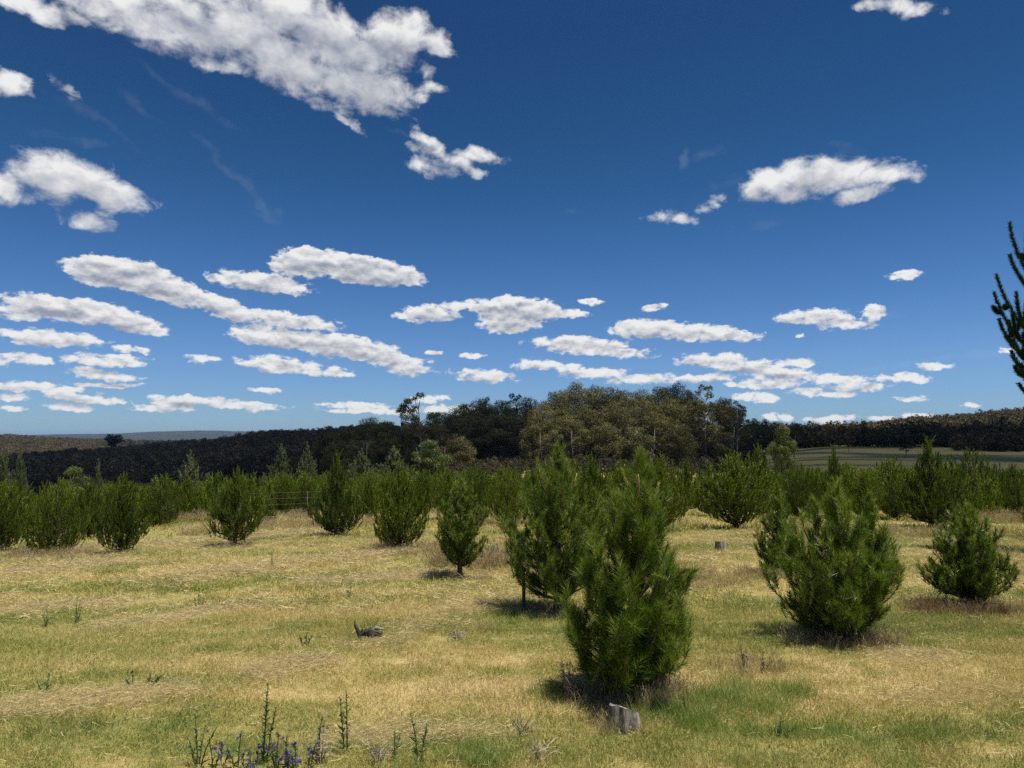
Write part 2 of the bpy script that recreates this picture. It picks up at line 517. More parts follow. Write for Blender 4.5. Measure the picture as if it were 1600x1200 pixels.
M_greytwig = leaf_mat('dead_stalks', [(0, (0.16, 0.12, 0.09)), (0.6, (0.32, 0.26, 0.20)), (1, (0.50, 0.44, 0.36))], 0.05, 0.8, 0.1, tcol=1.0)
M_weed = leaf_mat('weed_leaves', [(0, (0.05, 0.09, 0.025)), (0.5, (0.10, 0.16, 0.05)), (1, (0.18, 0.24, 0.09))], 0.3, rand=0.3)
M_flower = leaf_mat('purple_petals', [(0, (0.05, 0.025, 0.20)), (0.5, (0.08, 0.045, 0.32)), (1, (0.18, 0.08, 0.32))], 0.35, rand=0.4, tcol=1.0)
M_wire = solid_mat('fence_wire', (0.14, 0.14, 0.12), (0.2, 0.2, 0.18), 3, rough=0.5)
M_post = solid_mat('weathered_post', (0.06, 0.055, 0.045), (0.14, 0.13, 0.10), 12, stretch=(1, 1, 0.2), bump=0.6)
M_cloud, N = new_mat('cloud')
_d = N.n('ShaderNodeBsdfDiffuse'); _d.inputs[0].default_value = (0.9, 0.9, 0.9, 1)
_t = N.n('ShaderNodeBsdfTranslucent'); _t.inputs[0].default_value = (0.9, 0.9, 0.9, 1)
_m = N.n('ShaderNodeMixShader'); _m.inputs[0].default_value = 0.5
N.link(_d.outputs[0], _m.inputs[1]); N.link(_t.outputs[0], _m.inputs[2])
_tr = N.n('ShaderNodeBsdfTransparent'); _m1 = _m; _m = N.n('ShaderNodeMixShader'); _m.inputs[0].default_value = 0.42
N.link(_m1.outputs[0], _m.inputs[1]); N.link(_tr.outputs[0], _m.inputs[2])
_o = N.n('ShaderNodeOutputMaterial'); N.link(_m.outputs[0], _o.inputs[0])

# ------------------------------------------------------------------ terrain
RK = np.array([0, 6, 14, 30, 45, 70, 110, 160, 250, 400, 600, 900, 1400, 2200, 3500, 5500, 9000, 14000, 25000], float)
AK = [-500, 0, 150, 300, 450, 600, 800, 1000, 1200, 1300, 1450, 1600, 2100]     # pixel columns
AZK = np.array([math.atan((p - 800) / F_PX) for p in AK])
NEARZ = {  # metres, for the first radii 0 .. 250
 'L': [0, 0, -.42, -1.45, -2.45, -4.6, -9, -15, -25, -33],
 'M': [0, 0, -.36, -1.15, -1.85, -3.0, -4.0, -4.6, -6.0, -9],
 'R': [0, 0, -.32, -1.00, -1.55, -2.1, -2.6, -2.9, -2.8, -2.5]}
def _mixz(a, b, t): return [x * (1 - t) + y * t for x, y in zip(NEARZ[a], NEARZ[b])]
near_cols = [NEARZ['L'], NEARZ['L'], NEARZ['L'], _mixz('L', 'M', .25), _mixz('L', 'M', .6), _mixz('L', 'M', .85), NEARZ['M'], NEARZ['M'],
             _mixz('M', 'R', .7), NEARZ['R'], NEARZ['R'], NEARZ['R'], NEARZ['R']]
#            600  900  1400 2200 3500 5500 9000 14000 25000   ground rows as seen in the photograph
far_rows = {
 -500: [746, 732, 712, 693, 692, 688, 681, 684, 685.5],
 0:    [746, 732, 712, 684, 692, 688, 680, 684, 685.5],
 150:  [744, 721, 706, 691, 692, 688, 678, 684, 685.5],
 300:  [732, 704, 704, 694, 692, 688, 674, 684, 685.5],
 450:  [718, 688, 700, 696, 692, 688, 675, 684, 685.5],
 600:  [708, 678, 700, 696, 692, 688, 681, 684, 685.5],
 800:  [700, 682, 700, 696, 692, 688, 681, 684, 685.5],
 1000: [692, 682, 700, 696, 692, 688, 681, 684, 685.5],
 1200: [690, 688, 698, 696, 692, 688, 681, 684, 685.5],
 1300: [688, 686, 694, 696, 692, 688, 681, 684, 685.5],
 1450: [684, 668, 686, 694, 692, 688, 681, 684, 685.5],
 1600: [681, 657, 680, 690, 692, 688, 681, 684, 685.5],
 2100: [681, 650, 680, 690, 692, 688, 681, 684, 685.5]}
HT = np.zeros((len(RK), len(AK)))
for j, p in enumerate(AK):
    c = math.cos(AZK[j])
    HT[:10, j] = near_cols[j]
    for k, yy in enumerate(far_rows[p]):
        HT[10 + k, j] = EYE + (HOR - yy) / F_PX * RK[10 + k] * c
LR = np.log(RK + 8.0)


def smooth_frac(x, knots):
    i = np.clip(np.searchsorted(knots, x, side='right') - 1, 0, len(knots) - 2)
    t = np.clip((x - knots[i]) / (knots[i + 1] - knots[i]), 0, 1)
    return i, t


def wobble(x, y, f, seed):
    return (np.sin(x * f + seed) * np.cos(y * f * 0.83 + seed * 1.7) + 0.6 * np.sin(x * f * 1.9 - y * f * 1.3 + seed * 2.3)
            + 0.4 * np.cos(x * f * 3.3 + y * f * 2.9 + seed)) / 2.0


def height(x, y):
    x = np.asarray(x, float); y = np.asarray(y, float)
    r = np.hypot(x, y); a = np.arctan2(x, y)
    a = np.clip(a, AZK[0], AZK[-1])
    i, t = smooth_frac(np.log(r + 8.0), LR)
    j, s = smooth_frac(a, AZK)
    t2 = np.where(i >= 9, t * t * (3 - 2 * t), t)
    s2 = s * s * (3 - 2 * s)
    z = (HT[i, j] * (1 - t2) * (1 - s2) + HT[i + 1, j] * t2 * (1 - s2) + HT[i, j + 1] * (1 - t2) * s2 + HT[i + 1, j + 1] * t2 * s2)
    z = z + wobble(x, y, 0.55, 1.0) * 0.035 * np.clip(r / 4, 0, 1) + wobble(x, y, 2.1, 4.0) * 0.012
    z = z + wobble(x, y, 0.035, 2.0) * 0.9 * np.clip((r - 300) / 300, 0, 1) * np.clip(r / 1500, 0.3, 3)
    z = z + wobble(x, y, 0.0021, 5.0) * 9.0 * np.clip((r - 5500) / 2000, 0, 1)
    z = z + wobble(x, y, 0.0062, 7.0) * 3.0 * np.clip((r - 1500) / 700, 0, 1)
    return z


def H1(x, y): return float(height(np.array([x]), np.array([y]))[0])


def ground_at(px, py):
    """where the sight line of a pixel meets the ground"""
    d = pix_dir(px, py)
    t = np.concatenate([np.linspace(2, 60, 4000), np.geomspace(60, 9000, 6000)])
    X, Y, Z = d.x * t, d.y * t, EYE + d.z * t
    below = Z < height(X, Y)
    k = int(np.argmax(below)) if below.any() else -1
    return Vector((X[k], Y[k], float(height(X[k:k + 1], Y[k:k + 1])[0]))) if k >= 0 else None


def at_range(px, depth):
    x = (px - 800) / F_PX * depth
    return Vector((x, depth, H1(x, depth)))


# one polar sheet, fine near the viewer, reaching the horizon
azs = np.concatenate([np.linspace(-PI, -0.80, 46)[:-1], np.linspace(-0.80, 0.80, 330), np.linspace(0.80, PI, 46)[1:-1]])
rs = np.concatenate([[0.4], np.geomspace(1.0, 60, 120), np.geomspace(62, 25000, 150)])
A, R = np.meshgrid(azs, rs)
GX, GY = np.sin(A) * R, np.cos(A) * R
GZ = height(GX, GY)
na, nr = len(azs), len(rs)
V = np.stack([GX, GY, GZ], -1).reshape(-1, 3)
V = np.vstack([V, [0, 0, H1(0, 0.01)]])
ii, jj = np.meshgrid(np.arange(nr - 1), np.arange(na), indexing='ij')
p = ii * na + jj; q = ii * na + (jj + 1) % na
T = np.concatenate([np.stack([p, q + na, q], -1).reshape(-1, 3), np.stack([p, p + na, q + na], -1).reshape(-1, 3)])
ctr = len(V) - 1
T = np.vstack([T, [(ctr, j, (j + 1) % na) for j in range(na)]])

M_ground, N = new_mat('meadow_soil_and_thatch')
x_, pos_ = field_tone(N)
xx = N.m('ADD', N.m('MULTIPLY', N.m('SUBTRACT', x_, 0.56), 4.0), 0.5)
fine = N.noise(pos_, 55, 5, 0.7)
xx = N.m('ADD', xx, N.m('MULTIPLY', N.m('SUBTRACT', fine, 0.5), 0.7))
gc = ramp(N, xx, [(0.0, (0.44, 0.34, 0.16)), (0.35, (0.35, 0.27, 0.11)), (0.55, (0.27, 0.23, 0.08)), (0.8, (0.16, 0.165, 0.05)), (1.0, (0.08, 0.105, 0.03))])
dist_ = N.v('LENGTH', pos_)
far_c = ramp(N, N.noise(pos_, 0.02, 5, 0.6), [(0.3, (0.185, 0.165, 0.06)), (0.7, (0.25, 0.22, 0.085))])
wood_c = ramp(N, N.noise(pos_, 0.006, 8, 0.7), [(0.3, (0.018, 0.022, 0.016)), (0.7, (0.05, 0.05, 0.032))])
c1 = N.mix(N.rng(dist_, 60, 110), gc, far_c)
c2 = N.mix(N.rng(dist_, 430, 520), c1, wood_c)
pb = N.n('ShaderNodeBsdfPrincipled'); N.put(pb.inputs['Base Color'], c2)
pb.inputs['Roughness'].default_value = 0.95; pb.inputs['Specular IOR Level'].default_value = 0.1
bp = N.n('ShaderNodeBump'); bp.inputs['Strength'].default_value = 0.7; bp.inputs['Distance'].default_value = 0.03
N.put(bp.inputs['Height'], fine); N.link(bp.outputs[0], pb.inputs['Normal'])
oo = N.n('ShaderNodeOutputMaterial'); N.link(pb.outputs[0], oo.inputs[0])
ground = obj('ground', make_mesh('ground', V, T, M_ground, smooth=True), kind='structure')

# ------------------------------------------------------------------ instancing for stuff nobody could count


def scatter(name, protos, pts, rotz, scl, idx, tilt=None, **props):
    """one object: every point carries a copy of one of the proto meshes (geometry nodes)"""
    col = bpy.data.collections.new(name + '_source')
    for k, me in enumerate(protos):
        o = bpy.data.objects.new('%s_source_%02d' % (name, k), me)
        col.objects.link(o)
    n = len(pts)
    me = bpy.data.meshes.new(name)
    me.vertices.add(n); me.vertices.foreach_set('co', np.asarray(pts, np.float32).ravel())
    rot = np.zeros((n, 3), np.float32); rot[:, 2] = rotz
    if tilt is not None: rot[:, :2] = tilt
    a = me.attributes.new('rot', 'FLOAT_VECTOR', 'POINT'); a.data.foreach_set('vector', rot.ravel())
    s = np.asarray(scl, np.float32)
    if s.ndim == 1: s = np.repeat(s[:, None], 3, 1)
    a = me.attributes.new('scl', 'FLOAT_VECTOR', 'POINT'); a.data.foreach_set('vector', s.ravel())
    a = me.attributes.new('pick', 'INT', 'POINT'); a.data.foreach_set('value', np.asarray(idx, np.int32))
    o = obj(name, me, kind='stuff', **props)
    ng = bpy.data.node_groups.new(name + '_scatter', 'GeometryNodeTree')
    ng.interface.new_socket('Geometry', in_out='INPUT', socket_type='NodeSocketGeometry')
    ng.interface.new_socket('Geometry', in_out='OUTPUT', socket_type='NodeSocketGeometry')
    gi = ng.nodes.new('NodeGroupInput'); go = ng.nodes.new('NodeGroupOutput')
    ip = ng.nodes.new('GeometryNodeInstanceOnPoints'); ci = ng.nodes.new('GeometryNodeCollectionInfo')
    ci.inputs['Collection'].default_value = col
    ci.inputs['Separate Children'].default_value = True; ci.inputs['Reset Children'].default_value = True
    ip.inputs['Pick Instance'].default_value = True
    ng.links.new(gi.outputs[0], ip.inputs['Points']); ng.links.new(ci.outputs[0], ip.inputs['Instance'])
    for nm, typ, sock in (('rot', 'FLOAT_VECTOR', 'Rotation'), ('scl', 'FLOAT_VECTOR', 'Scale'), ('pick', 'INT', 'Instance Index')):
        na_ = ng.nodes.new('GeometryNodeInputNamedAttribute'); na_.data_type = typ
        na_.inputs[0].default_value = nm
        ng.links.new([s_ for s_ in na_.outputs if s_.enabled and s_.name == 'Attribute'][0], ip.inputs[sock])
    ng.links.new(ip.outputs[0], go.inputs[0])
    md = o.modifiers.new('scatter', 'NODES'); md.node_group = ng
    return o

# ------------------------------------------------------------------ pines


def prof_fn(pts):
    xs = [a for a, b in pts]; ys = [b for a, b in pts]
    return lambda t: np.interp(t, xs, ys)


# crown half widths by height, as a share of the greatest half width
P_URN = [(0, .40), (.08, .72), (.2, .97), (.35, 1), (.55, .86), (.75, .56), (.9, .27), (1, .06)]
P_CONE = [(0, .6), (.06, .9), (.2, 1), (.4, .8), (.6, .58), (.8, .32), (1, .04)]
P_VASE = [(0, .28), (.12, .65), (.3, .94), (.5, 1), (.75, .8), (.9, .5), (1, .2)]
P_ROUND = [(0, .55), (.1, .9), (.3, 1), (.6, .95), (.8, .7), (.95, .35), (1, .15)]
P_SPIRE = [(0, .4), (.1, .9), (.25, 1), (.45, .75), (.55, .42), (.75, .3), (.9, .2), (1, .05)]


def pine_boughs(H, Wl, Wr, prof, seed, nb, ns, nn, nlen, nwid, slen, clear=0.08, gappy=0.12, wood=True, nw_sides=4, straight=0.0, brush=0.0):
    """list of (Bag, azimuth, tip height): each a curved limb carrying upright bottle-brush shoots"""
    rg = np.random.default_rng(seed)
    f = prof_fn(prof)
    top = H - slen * 0.8 - nlen * 0.4
    tt = np.linspace(0, 1, 400); w = f(tt) + 0.22; cdf = np.cumsum(w); cdf /= cdf[-1]
    hs = np.interp((np.arange(nb) + rg.random(nb) * 0.9) / nb, cdf, tt)
    ph = np.arange(nb) * 2.39996 + rg.random(nb) * 0.7 + seed
    out = []
    for k in range(nb):
        t = hs[k]; c, s = math.cos(ph[k]), math.sin(ph[k])
        half = (Wr if c > 0 else Wl) * abs(c) ** 1.0 + (Wl + Wr) / 2 * (1 - abs(c))
        Rm = half * f(t) * (1 - gappy + rg.random() * gappy * 1.7)
        if rg.random() < 0.25: Rm *= rg.uniform(0.45, 0.8)
        Rr = max(Rm - nlen * 0.55, 0.015)
        zt = H * clear + (top - H * clear) * t
        rise = (0.10 * H + 0.75 * Rr + straight * Rr) * (0.42 + 0.75 * t)
        z0 = max(zt - rise, H * clear * 0.5 + 0.02)
        P0 = np.array([0, 0, z0]); P2 = np.array([Rr * c, Rr * s, zt])
        P1 = np.array([Rr * c * .72, Rr * s * .72, z0 + (zt - z0) * .30])
        u = np.linspace(0, 1, 6)[:, None]
        path = (1 - u) ** 2 * P0 + 2 * u * (1 - u) * P1 + u * u * P2
        B = Bag()
        if wood:
            Vt, Tt = tube(path, np.linspace(0.006 + H * 0.0035, 0.003, 6), nw_sides)
            B.add(Vt, Tt, 1, 0.5)
        m = max(2, int(ns * (0.55 + 0.6 * f(t)) * rg.uniform(.8, 1.2)))
        su = 1 - (rg.random(m) ** 1.2) * 0.82; su[0] = 1.0
        for sv in su:
            Pp = (1 - sv) ** 2 * P0 + 2 * sv * (1 - sv) * P1 + sv * sv * P2
            tg = 2 * (1 - sv) * (P1 - P0) + 2 * sv * (P2 - P1); tg = tg / (np.linalg.norm(tg) + 1e-6)
            lat = rg.normal(size=3) * [1, 1, 0.5]
            d = tg * (0.55 - .15 * brush) + np.array([0, 0, 0.75 + .2 * brush]) + lat * ((0.42 - 0.12 * brush) if sv < 1 else 0.12)
            d /= np.linalg.norm(d)
            L = slen * rg.uniform(.55, 1.15) * (1.0 if sv > .7 else 0.8)
            Pp = Pp + rg.normal(size=3) * slen * (0.22 - .08 * brush) * (sv < 1)
            pale = brush == 0 and rg.random() < .07 and sv > .55
            if pale: L *= 1.35; d = unit(d + rg.normal(size=3) * .45)
            q = int(nn * rg.uniform(.8, 1.2) * (L / slen))
            uu = np.sort(rg.random(q)) * 1.0
            bend = rg.normal(size=3) * 0.10
            base = Pp + (d * L)[None] * uu[:, None] + bend[None] * (uu ** 2)[:, None] * L
            al = np.radians(58 - 14 * brush - 34 * uu + rg.normal(size=q) * 9)
            perp = unit(np.cross(d[None], rg.normal(size=(q, 3))))
            D = d[None] * np.cos(al)[:, None] + perp * np.sin(al)[:, None]
            Vn, Tn = needles(base, D, nlen * rg.uniform(.65, 1.1, q) * (.30 if pale else 1), nwid, rg)
            young = 0.28 * (t > 0.8) * rg.random() + 0.12 * (sv > .9)
            tn = np.clip(0.18 + 0.5 * rg.random() + young + 0.14 * (rg.random(q) - .5) + 0.14 * (uu - .5), 0, 1)
            if pale: tn = np.clip(tn * .2 + .85, 0, 1)
            B.add(Vn, Tn, 0, np.repeat(tn, 3))
            if wood and sv > 0.6 and not pale:
                Vt, Tt = tube([Pp, Pp + d * L * .5, Pp + d * L], [0.0035, 0.003, 0.002], 3)
                B.add(Vt, Tt, 1, 0.7)
        out.append((B, ph[k], zt))
    # leader at the very top
    B = Bag()
    for k in range(3):
        d = unit(np.array([rg.normal() * .10 * (k + 0.3), rg.normal() * .10 * (k + 0.3), 1]))
        L = (H - top) * (1.0 if k == 0 else .75); q = int(nn * 1.1)
        uu = rg.random(q); al = np.radians(46 - 26 * uu)
        perp = unit(np.cross(d[None], rg.normal(size=(q, 3))))
        D = d[None] * np.cos(al)[:, None] + perp * np.sin(al)[:, None]
        Vn, Tn = needles(np.array([0, 0, top]) + d[None] * L * uu[:, None], D, nlen * .8 * rg.uniform(.6, 1, q), nwid, rg)
        B.add(Vn, Tn, 0, 0.75)
    leader = B
    # the trunk
    path = [(0, 0, -0.06), (rg.normal() * .008, rg.normal() * .008, H * .25), (rg.normal() * .012, rg.normal() * .012, H * .6), (0, 0, top)]
    tr = Bag(); Vt, Tt = tube(path, [0.012 + H * .019, 0.010 + H * .014, 0.006 + H * .008, 0.004], 8, wob=0.15, rg=rg)
    tr.add(Vt, Tt, 0, .5)
    return out, leader, tr


def place(px, py_base, py_top, hw_l, hw_r=None, rng_=None):
    """ground position, true height and half widths for a tree seen at these pixel rows"""
    if rng_ is None: g = ground_at(px, py_base)
    else: g = at_range(px, rng_)
    dep = g.y * math.cos(PITCH)          # close enough for heights
    m = g.y / F_PX
    topz = EYE + (HOR - py_top) / F_PX * g.y
    return g, topz - g.z, hw_l * m, (hw_r if hw_r is not None else hw_l) * m


def near_pine(label, px, yb, yt, wl, wr, prof, seed, nb, ns, nn, nlen, nwid, slen, clear=0.08, gappy=0.14, lean=0.0, rng_=None, mat=None):
    g, H, Wl, Wr = place(px, yb, yt, wl, wr, rng_)
    bs, leader, tr = pine_boughs(H, Wl, Wr, prof, seed, nb, ns, nn, nlen, nwid, slen, clear, gappy)
    for B in [b_[0] for b_ in bs] + [leader, tr]:
        for V_ in B.V: V_[:, 0] += lean * np.clip(V_[:, 2] / H, 0, 1) ** 1.6
    t = thing('pine_tree', label, 'pine tree', g, group='young pines of the plantation')
    obj('trunk', tr.mesh('trunk', [M_bark], smooth=True), t)
    for B, a, z in bs:
        obj('bough', B.mesh('bough', [mat or M_pine, M_twig]), t)
    obj('leader_shoot', leader.mesh('leader_shoot', [mat or M_pine, M_twig]), t)
    return t, g, H


# the pines that stand nearest: every bough a part
P_MAIN = [(0, .5), (.06, .7), (.18, 1.0), (.38, 1.0), (.5, .86), (.57, .66), (.66, .58), (.8, .52), (.9, .28), (1, .05)]
P_LEFT = [(0, .5), (.08, .85), (.25, 1.0), (.48, 1.0), (.62, .86), (.76, .62), (.9, .32), (1, .05)]
P_RIGHT = [(0, .36), (.1, .68), (.25, .92), (.4, 1.0), (.55, .88), (.7, .6), (.85, .34), (1, .1)]
P_EDGE = [(0, .3), (.08, .75), (.2, 1.0), (.35, .9), (.5, .72), (.7, .6), (.88, .42), (1, .12)]
MAIN_T, MAIN_G, MAIN_H = near_pine('largest pine right in front, rough and forked, above the pale cut stump', 984, 1086, 702, 112, 102, P_MAIN, 11, 84, 9, 118, .105, .0032, .14, .04, .22, lean=.11)
_m = MAIN_G.y / F_PX
_b = Bag(); _V, _T = tube([(.055, -.10, MAIN_H * .80), (.062, -.11, MAIN_H * .86), (.058, -.10, MAIN_H * .90)], [.007, .007, .004], 7, wob=.3, rg=np.random.default_rng(3)); _b.add(_V, _T, 0, .5)
obj('bare_stem', _b.mesh('bare_stem', [solid_mat('tan_stem', (.16, .09, .05), (.30, .18, .10), 30)], smooth=True), MAIN_T, label='bare tan piece of stem below the leader')
near_pine('tall bright green pine with a clear trunk, close behind the largest pine', 872, 957, 690, 86, 74, P_LEFT, 12, 100, 10, 96, .075, .0038, .13, .13, .08)
near_pine('wide ragged pine with a fanned bushy crown above a dry grass ring', 1310, 998, 748, 102, 92, P_RIGHT, 13, 90, 10, 96, .085, .0042, .15, .04, .2)
near_pine('broad low pine over rusty brown dead grass at the right edge', 1517, 950, 782, 70, 70, P_EDGE, 14, 84, 10, 80, .068, .0048, .12, .13, .18)
near_pine('slim conical pine peeping out left of the wide ragged pine', 1218, 896, 750, 42, 42, P_CONE, 15, 60, 11, 50, .07, .0055, .10, .06, .12)
near_pine('pine half hidden behind the wide ragged pine, its spire to the right', 1362, 925, 765, 46, 46, P_CONE, 16, 60, 11, 50, .08, .0055, .11, .06, .2)
near_pine('slender lopsided pine on a bare forked trunk beside a brown grass tuft', 719, 905, 740, 38, 42, P_ROUND, 17, 70, 11, 50, .065, .0055, .10, .17, .2)

# ------------------------------------------------------------------ mid-distance pines: a few kinds, copied


def pine_meshes(prof, seed, nb, ns, nn, nlen, nwid, slen, clear, H=1.6, W_=.55, gappy=.15, mat=None, wood=True):
    bs, leader, tr = pine_boughs(H, W_, W_, prof, seed, nb, ns, nn, nlen, nwid, slen, clear, gappy, wood=wood, nw_sides=3, brush=1.0, straight=-.32)
    cr = Bag()
    for B, a, z in bs + [(leader, 0, 0)]:
        for V_, T_, M_, C_ in zip(B.V, B.T, B.M, B.C):
            cr.V.append(V_); cr.T.append(T_ + cr.n); cr.M.append(M_); cr.C.append(C_)
        cr.n += B.n
    return cr.mesh('crown', [mat or M_pine_mid, M_bark]), tr.mesh('trunk', [M_bark], smooth=True), H, W_


MID = {
 'urn': [pine_meshes(P_URN, 31, 76, 11, 56, .047, .0105, .23, .07), pine_meshes(P_URN, 32, 72, 11, 56, .047, .0105, .23, .10, gappy=.2)],
 'cone': [pine_meshes(P_CONE, 33, 76, 11, 56, .047, .0105, .23, .07), pine_meshes(P_SPIRE, 34, 72, 11, 56, .047, .0105, .23, .07, gappy=.2)],
 'round': [pine_meshes(P_ROUND, 35, 82, 11, 56, .047, .0105, .23, .04, W_=.7), pine_meshes(P_VASE, 36, 76, 11, 56, .047, .0105, .23, .06)],
}
FAR = [pine_meshes(P_URN, 41, 60, 7, 34, .055, .019, .26, .06, wood=False), pine_meshes(P_CONE, 42, 60, 7, 34, .055, .019, .26, .05, wood=False),
       pine_meshes(P_ROUND, 43, 60, 7, 34, .055, .019, .27, .04, wood=False, W_=.65), pine_meshes(P_VASE, 44, 60, 7, 34, .055, .019, .28, .05, wood=False),
       pine_meshes(P_SPIRE, 45, 60, 7, 34, .055, .019, .28, .05, wood=False)]
GREYP = [pine_meshes(P_CONE, 46, 70, 8, 30, .13, .035, .40, .05, H=4, W_=1.0, mat=M_pine_grey, gappy=.35), pine_meshes(P_SPIRE, 47, 70, 8, 30, .13, .035, .40, .05, H=4, W_=.9, mat=M_pine_grey, gappy=.35)]


def put_pine(kit, label, loc, H, Wd, rz, group='young pines of the plantation', name='pine_tree'):
    cr, tr, h0, w0 = kit
    t = thing(name, label, 'pine tree', loc, rz, (Wd / w0, Wd / w0, H / h0), group)
    obj('trunk', tr, t); obj('crown', cr, t)
    return t


mids = [  # kind, variant, px, base, top, half width, label
 ('urn', 0, 623, 861, 718, 46, 'urn-shaped pine on a thin foot, centre of the first open row'),
 ('cone', 1, 525, 839, 704, 40, 'bell-shaped pine with a tall tip, left of the urn-shaped pine'),
 ('urn', 1, 367, 854, 727, 42, 'bright green leaning-topped pine alone on the mown strip at left'),
 ('urn', 0, 189, 866, 736, 39, 'dark pine narrowing to its foot with a clear shadow either side'),
 ('round', 0, 86, 869, 746, 47, 'bushy pine with dry grass round its foot near the left edge'),
 ('round', 1, 2, 863, 757, 38, 'pine cut off by the left edge of the view'),
 ('cone', 0, 418, 816, 770, 15, 'smallest pine, a dark knee-high sapling in the brown grass'),
 ('round', 1, 445, 806, 736, 22, 'left one of two slim pines standing together in front of the wires'),
 ('round', 0, 476, 804, 738, 21, 'right one of two slim pines standing together in front of the wires'),
 ('cone', 1, 1455, 824, 683, 54, 'dark broad-crowned pine with a bare straight trunk and pointed top'),
 ('round', 0, 1520, 806, 698, 48, 'wide bright pine just right of the bare-trunked pine'),
 ('round', 1, 1150, 826, 704, 60, 'widest bushy pine, alone beyond the small grey stump'),
 ('cone', 0, 1188, 808, 690, 30, 'dark pine rising behind the widest bushy pine'),
 ('round', 0, 794, 822, 724, 34, 'rounded pine left of the tall bright green pine'),
 ('cone', 0, 926, 838, 706, 42, 'pine showing between the two tallest front pines'),
 ('urn', 1, 1034, 832, 706, 44, 'pine showing over the right shoulder of the largest pine'),
 ('cone', 0, 1074, 800, 712, 24, 'narrow pine at the gap right of the largest pine'),
 ('cone', 1, 1306, 806, 694, 26, 'spiry pine behind the wide ragged pine'),
 ('urn', 0, 1400, 812, 740, 30, 'pine tucked in left of the bare-trunked pine'),
 ('round', 1, 20, 838, 748, 32, 'second pine in from the left edge, a row further back'),
 ('round', 0, 250, 822, 742, 34, 'low wide pine behind and right of the dark foot-narrowed pine'),
 ('urn', 1, 700, 812, 728, 26, 'pine behind the lopsided pine, to its left'),
 ('round', 0, 742, 820, 722, 24, 'pine just behind the lopsided pine, to its right'),
 ('round', 0, 1255, 812, 722, 28, 'pine behind the slim conical pine'),
 ('urn', 0, 1585, 802, 722, 30, 'pine in the second row by the right edge'),
 ('urn', 1, 138, 842, 744, 30, 'pine filling the gap between the bushy pine and the dark foot-narrowed pine'),
 ('cone', 0, 290, 812, 738, 24, 'plain pine behind the brown grass mound at left'),
 ('urn', 0, 576, 812, 734, 26, 'pine between the bell-shaped and the urn-shaped pines, one row back'),
 ('round', 1, 662, 808, 732, 24, 'pine showing right of the urn-shaped pine, one row back'),
 ('cone', 1, 1108, 806, 726, 22, 'small pine just left of the widest bushy pine'),
 ('round', 0, 1238, 806, 728, 26, 'low pine right of the dark pine, behind the slim conical pine'),
 ('urn', 1, 1350, 812, 735, 28, 'pine behind the crown of the wide ragged pine'),
 ('round', 1, 1490, 818, 742, 24, 'small pine at the right foot of the bare-trunked pine'),
 ('cone', 1, 335, 808, 740, 20, 'small pine left of the bright leaning-topped pine'),
 ('urn', 0, 1650, 850, 735, 46, 'pine just beyond the right edge of the view'),
 ('cone', 0, -60, 850, 740, 46, 'pine just beyond the left edge of the view'),
]
R_ = random.Random(5)
used_spots = []
for kind, v, px, yb, yt, hw, lab in mids:
    g, H, Wl, _ = place(px, yb, yt, hw)
    put_pine(MID[kind][v], lab, g, H, Wl, R_.uniform(0, 6.28))
    used_spots.append((g.x, g.y, Wl))

# dense rows behind, along the slanting planting lines
rowdir = Vector((math.cos(math.radians(31)), math.sin(math.radians(31))))
nrm = Vector((-rowdir.y, rowdir.x))
far_pts = []
for i in range(-30, 60):
    for j in range(-30, 60):
        p2 = rowdir * (i * 1.75) + nrm * (j * 1.95)
        x = p2.x + R_.uniform(-.35, .35); y = p2.y + R_.uniform(-.35, .35)
        if y < 17 or y > 58: continue
        px = 800 + F_PX * x / y
        if px < -150 or px > 1750: continue
        lim = np.interp(px, [-100, 150, 240, 330, 420, 600, 760, 900, 1100, 1250, 1420, 1600, 1750], [18, 19.5, 22, 25.5, 27, 29, 28, 26, 29, 26, 23, 24.5, 23])
        lim += 1.1 * math.sin(x * .9 + 1) + 0.8 * math.sin(x * .37)
        if y < lim: continue
        if y < lim + 3 and R_.random() < .28: continue
        if any((x - a) ** 2 + (y - b) ** 2 < (c + .35) ** 2 for a, b, c in used_spots): continue
        if R_.random() < 0.08: continue
        far_pts.append((y, x, px))
far_pts.sort()
n_far = 0
for y, x, px in far_pts:
    if n_far >= 270: break
    g = Vector((x, y, H1(x, y)))
    hgt = R_.triangular(1.1, 2.05, 1.75) * (1.0 if px > 250 else 0.95)
    if R_.random() < .06: hgt *= 1.2
    kit = FAR[R_.randrange(5)]
    row = 'front of the dense back rows' if y < 26 else 'middle of the dense back rows' if y < 34 else 'furthest of the dense back rows'
    side = 'on the left of the plantation' if px < 533 else 'in the centre of the plantation' if px < 1066 else 'on the right of the plantation'
    put_pine(kit, 'young pine, %s, %s' % (row.replace('of the dense', 'of dense'), side.replace(' of the plantation', '')), g, hgt, R_.uniform(.66, .92) * hgt / 1.7, R_.uniform(0, 6.28),
             group='pines at the %s %s' % (row, side))
    n_far += 1
print('far pines', n_far, 'deepest', y)

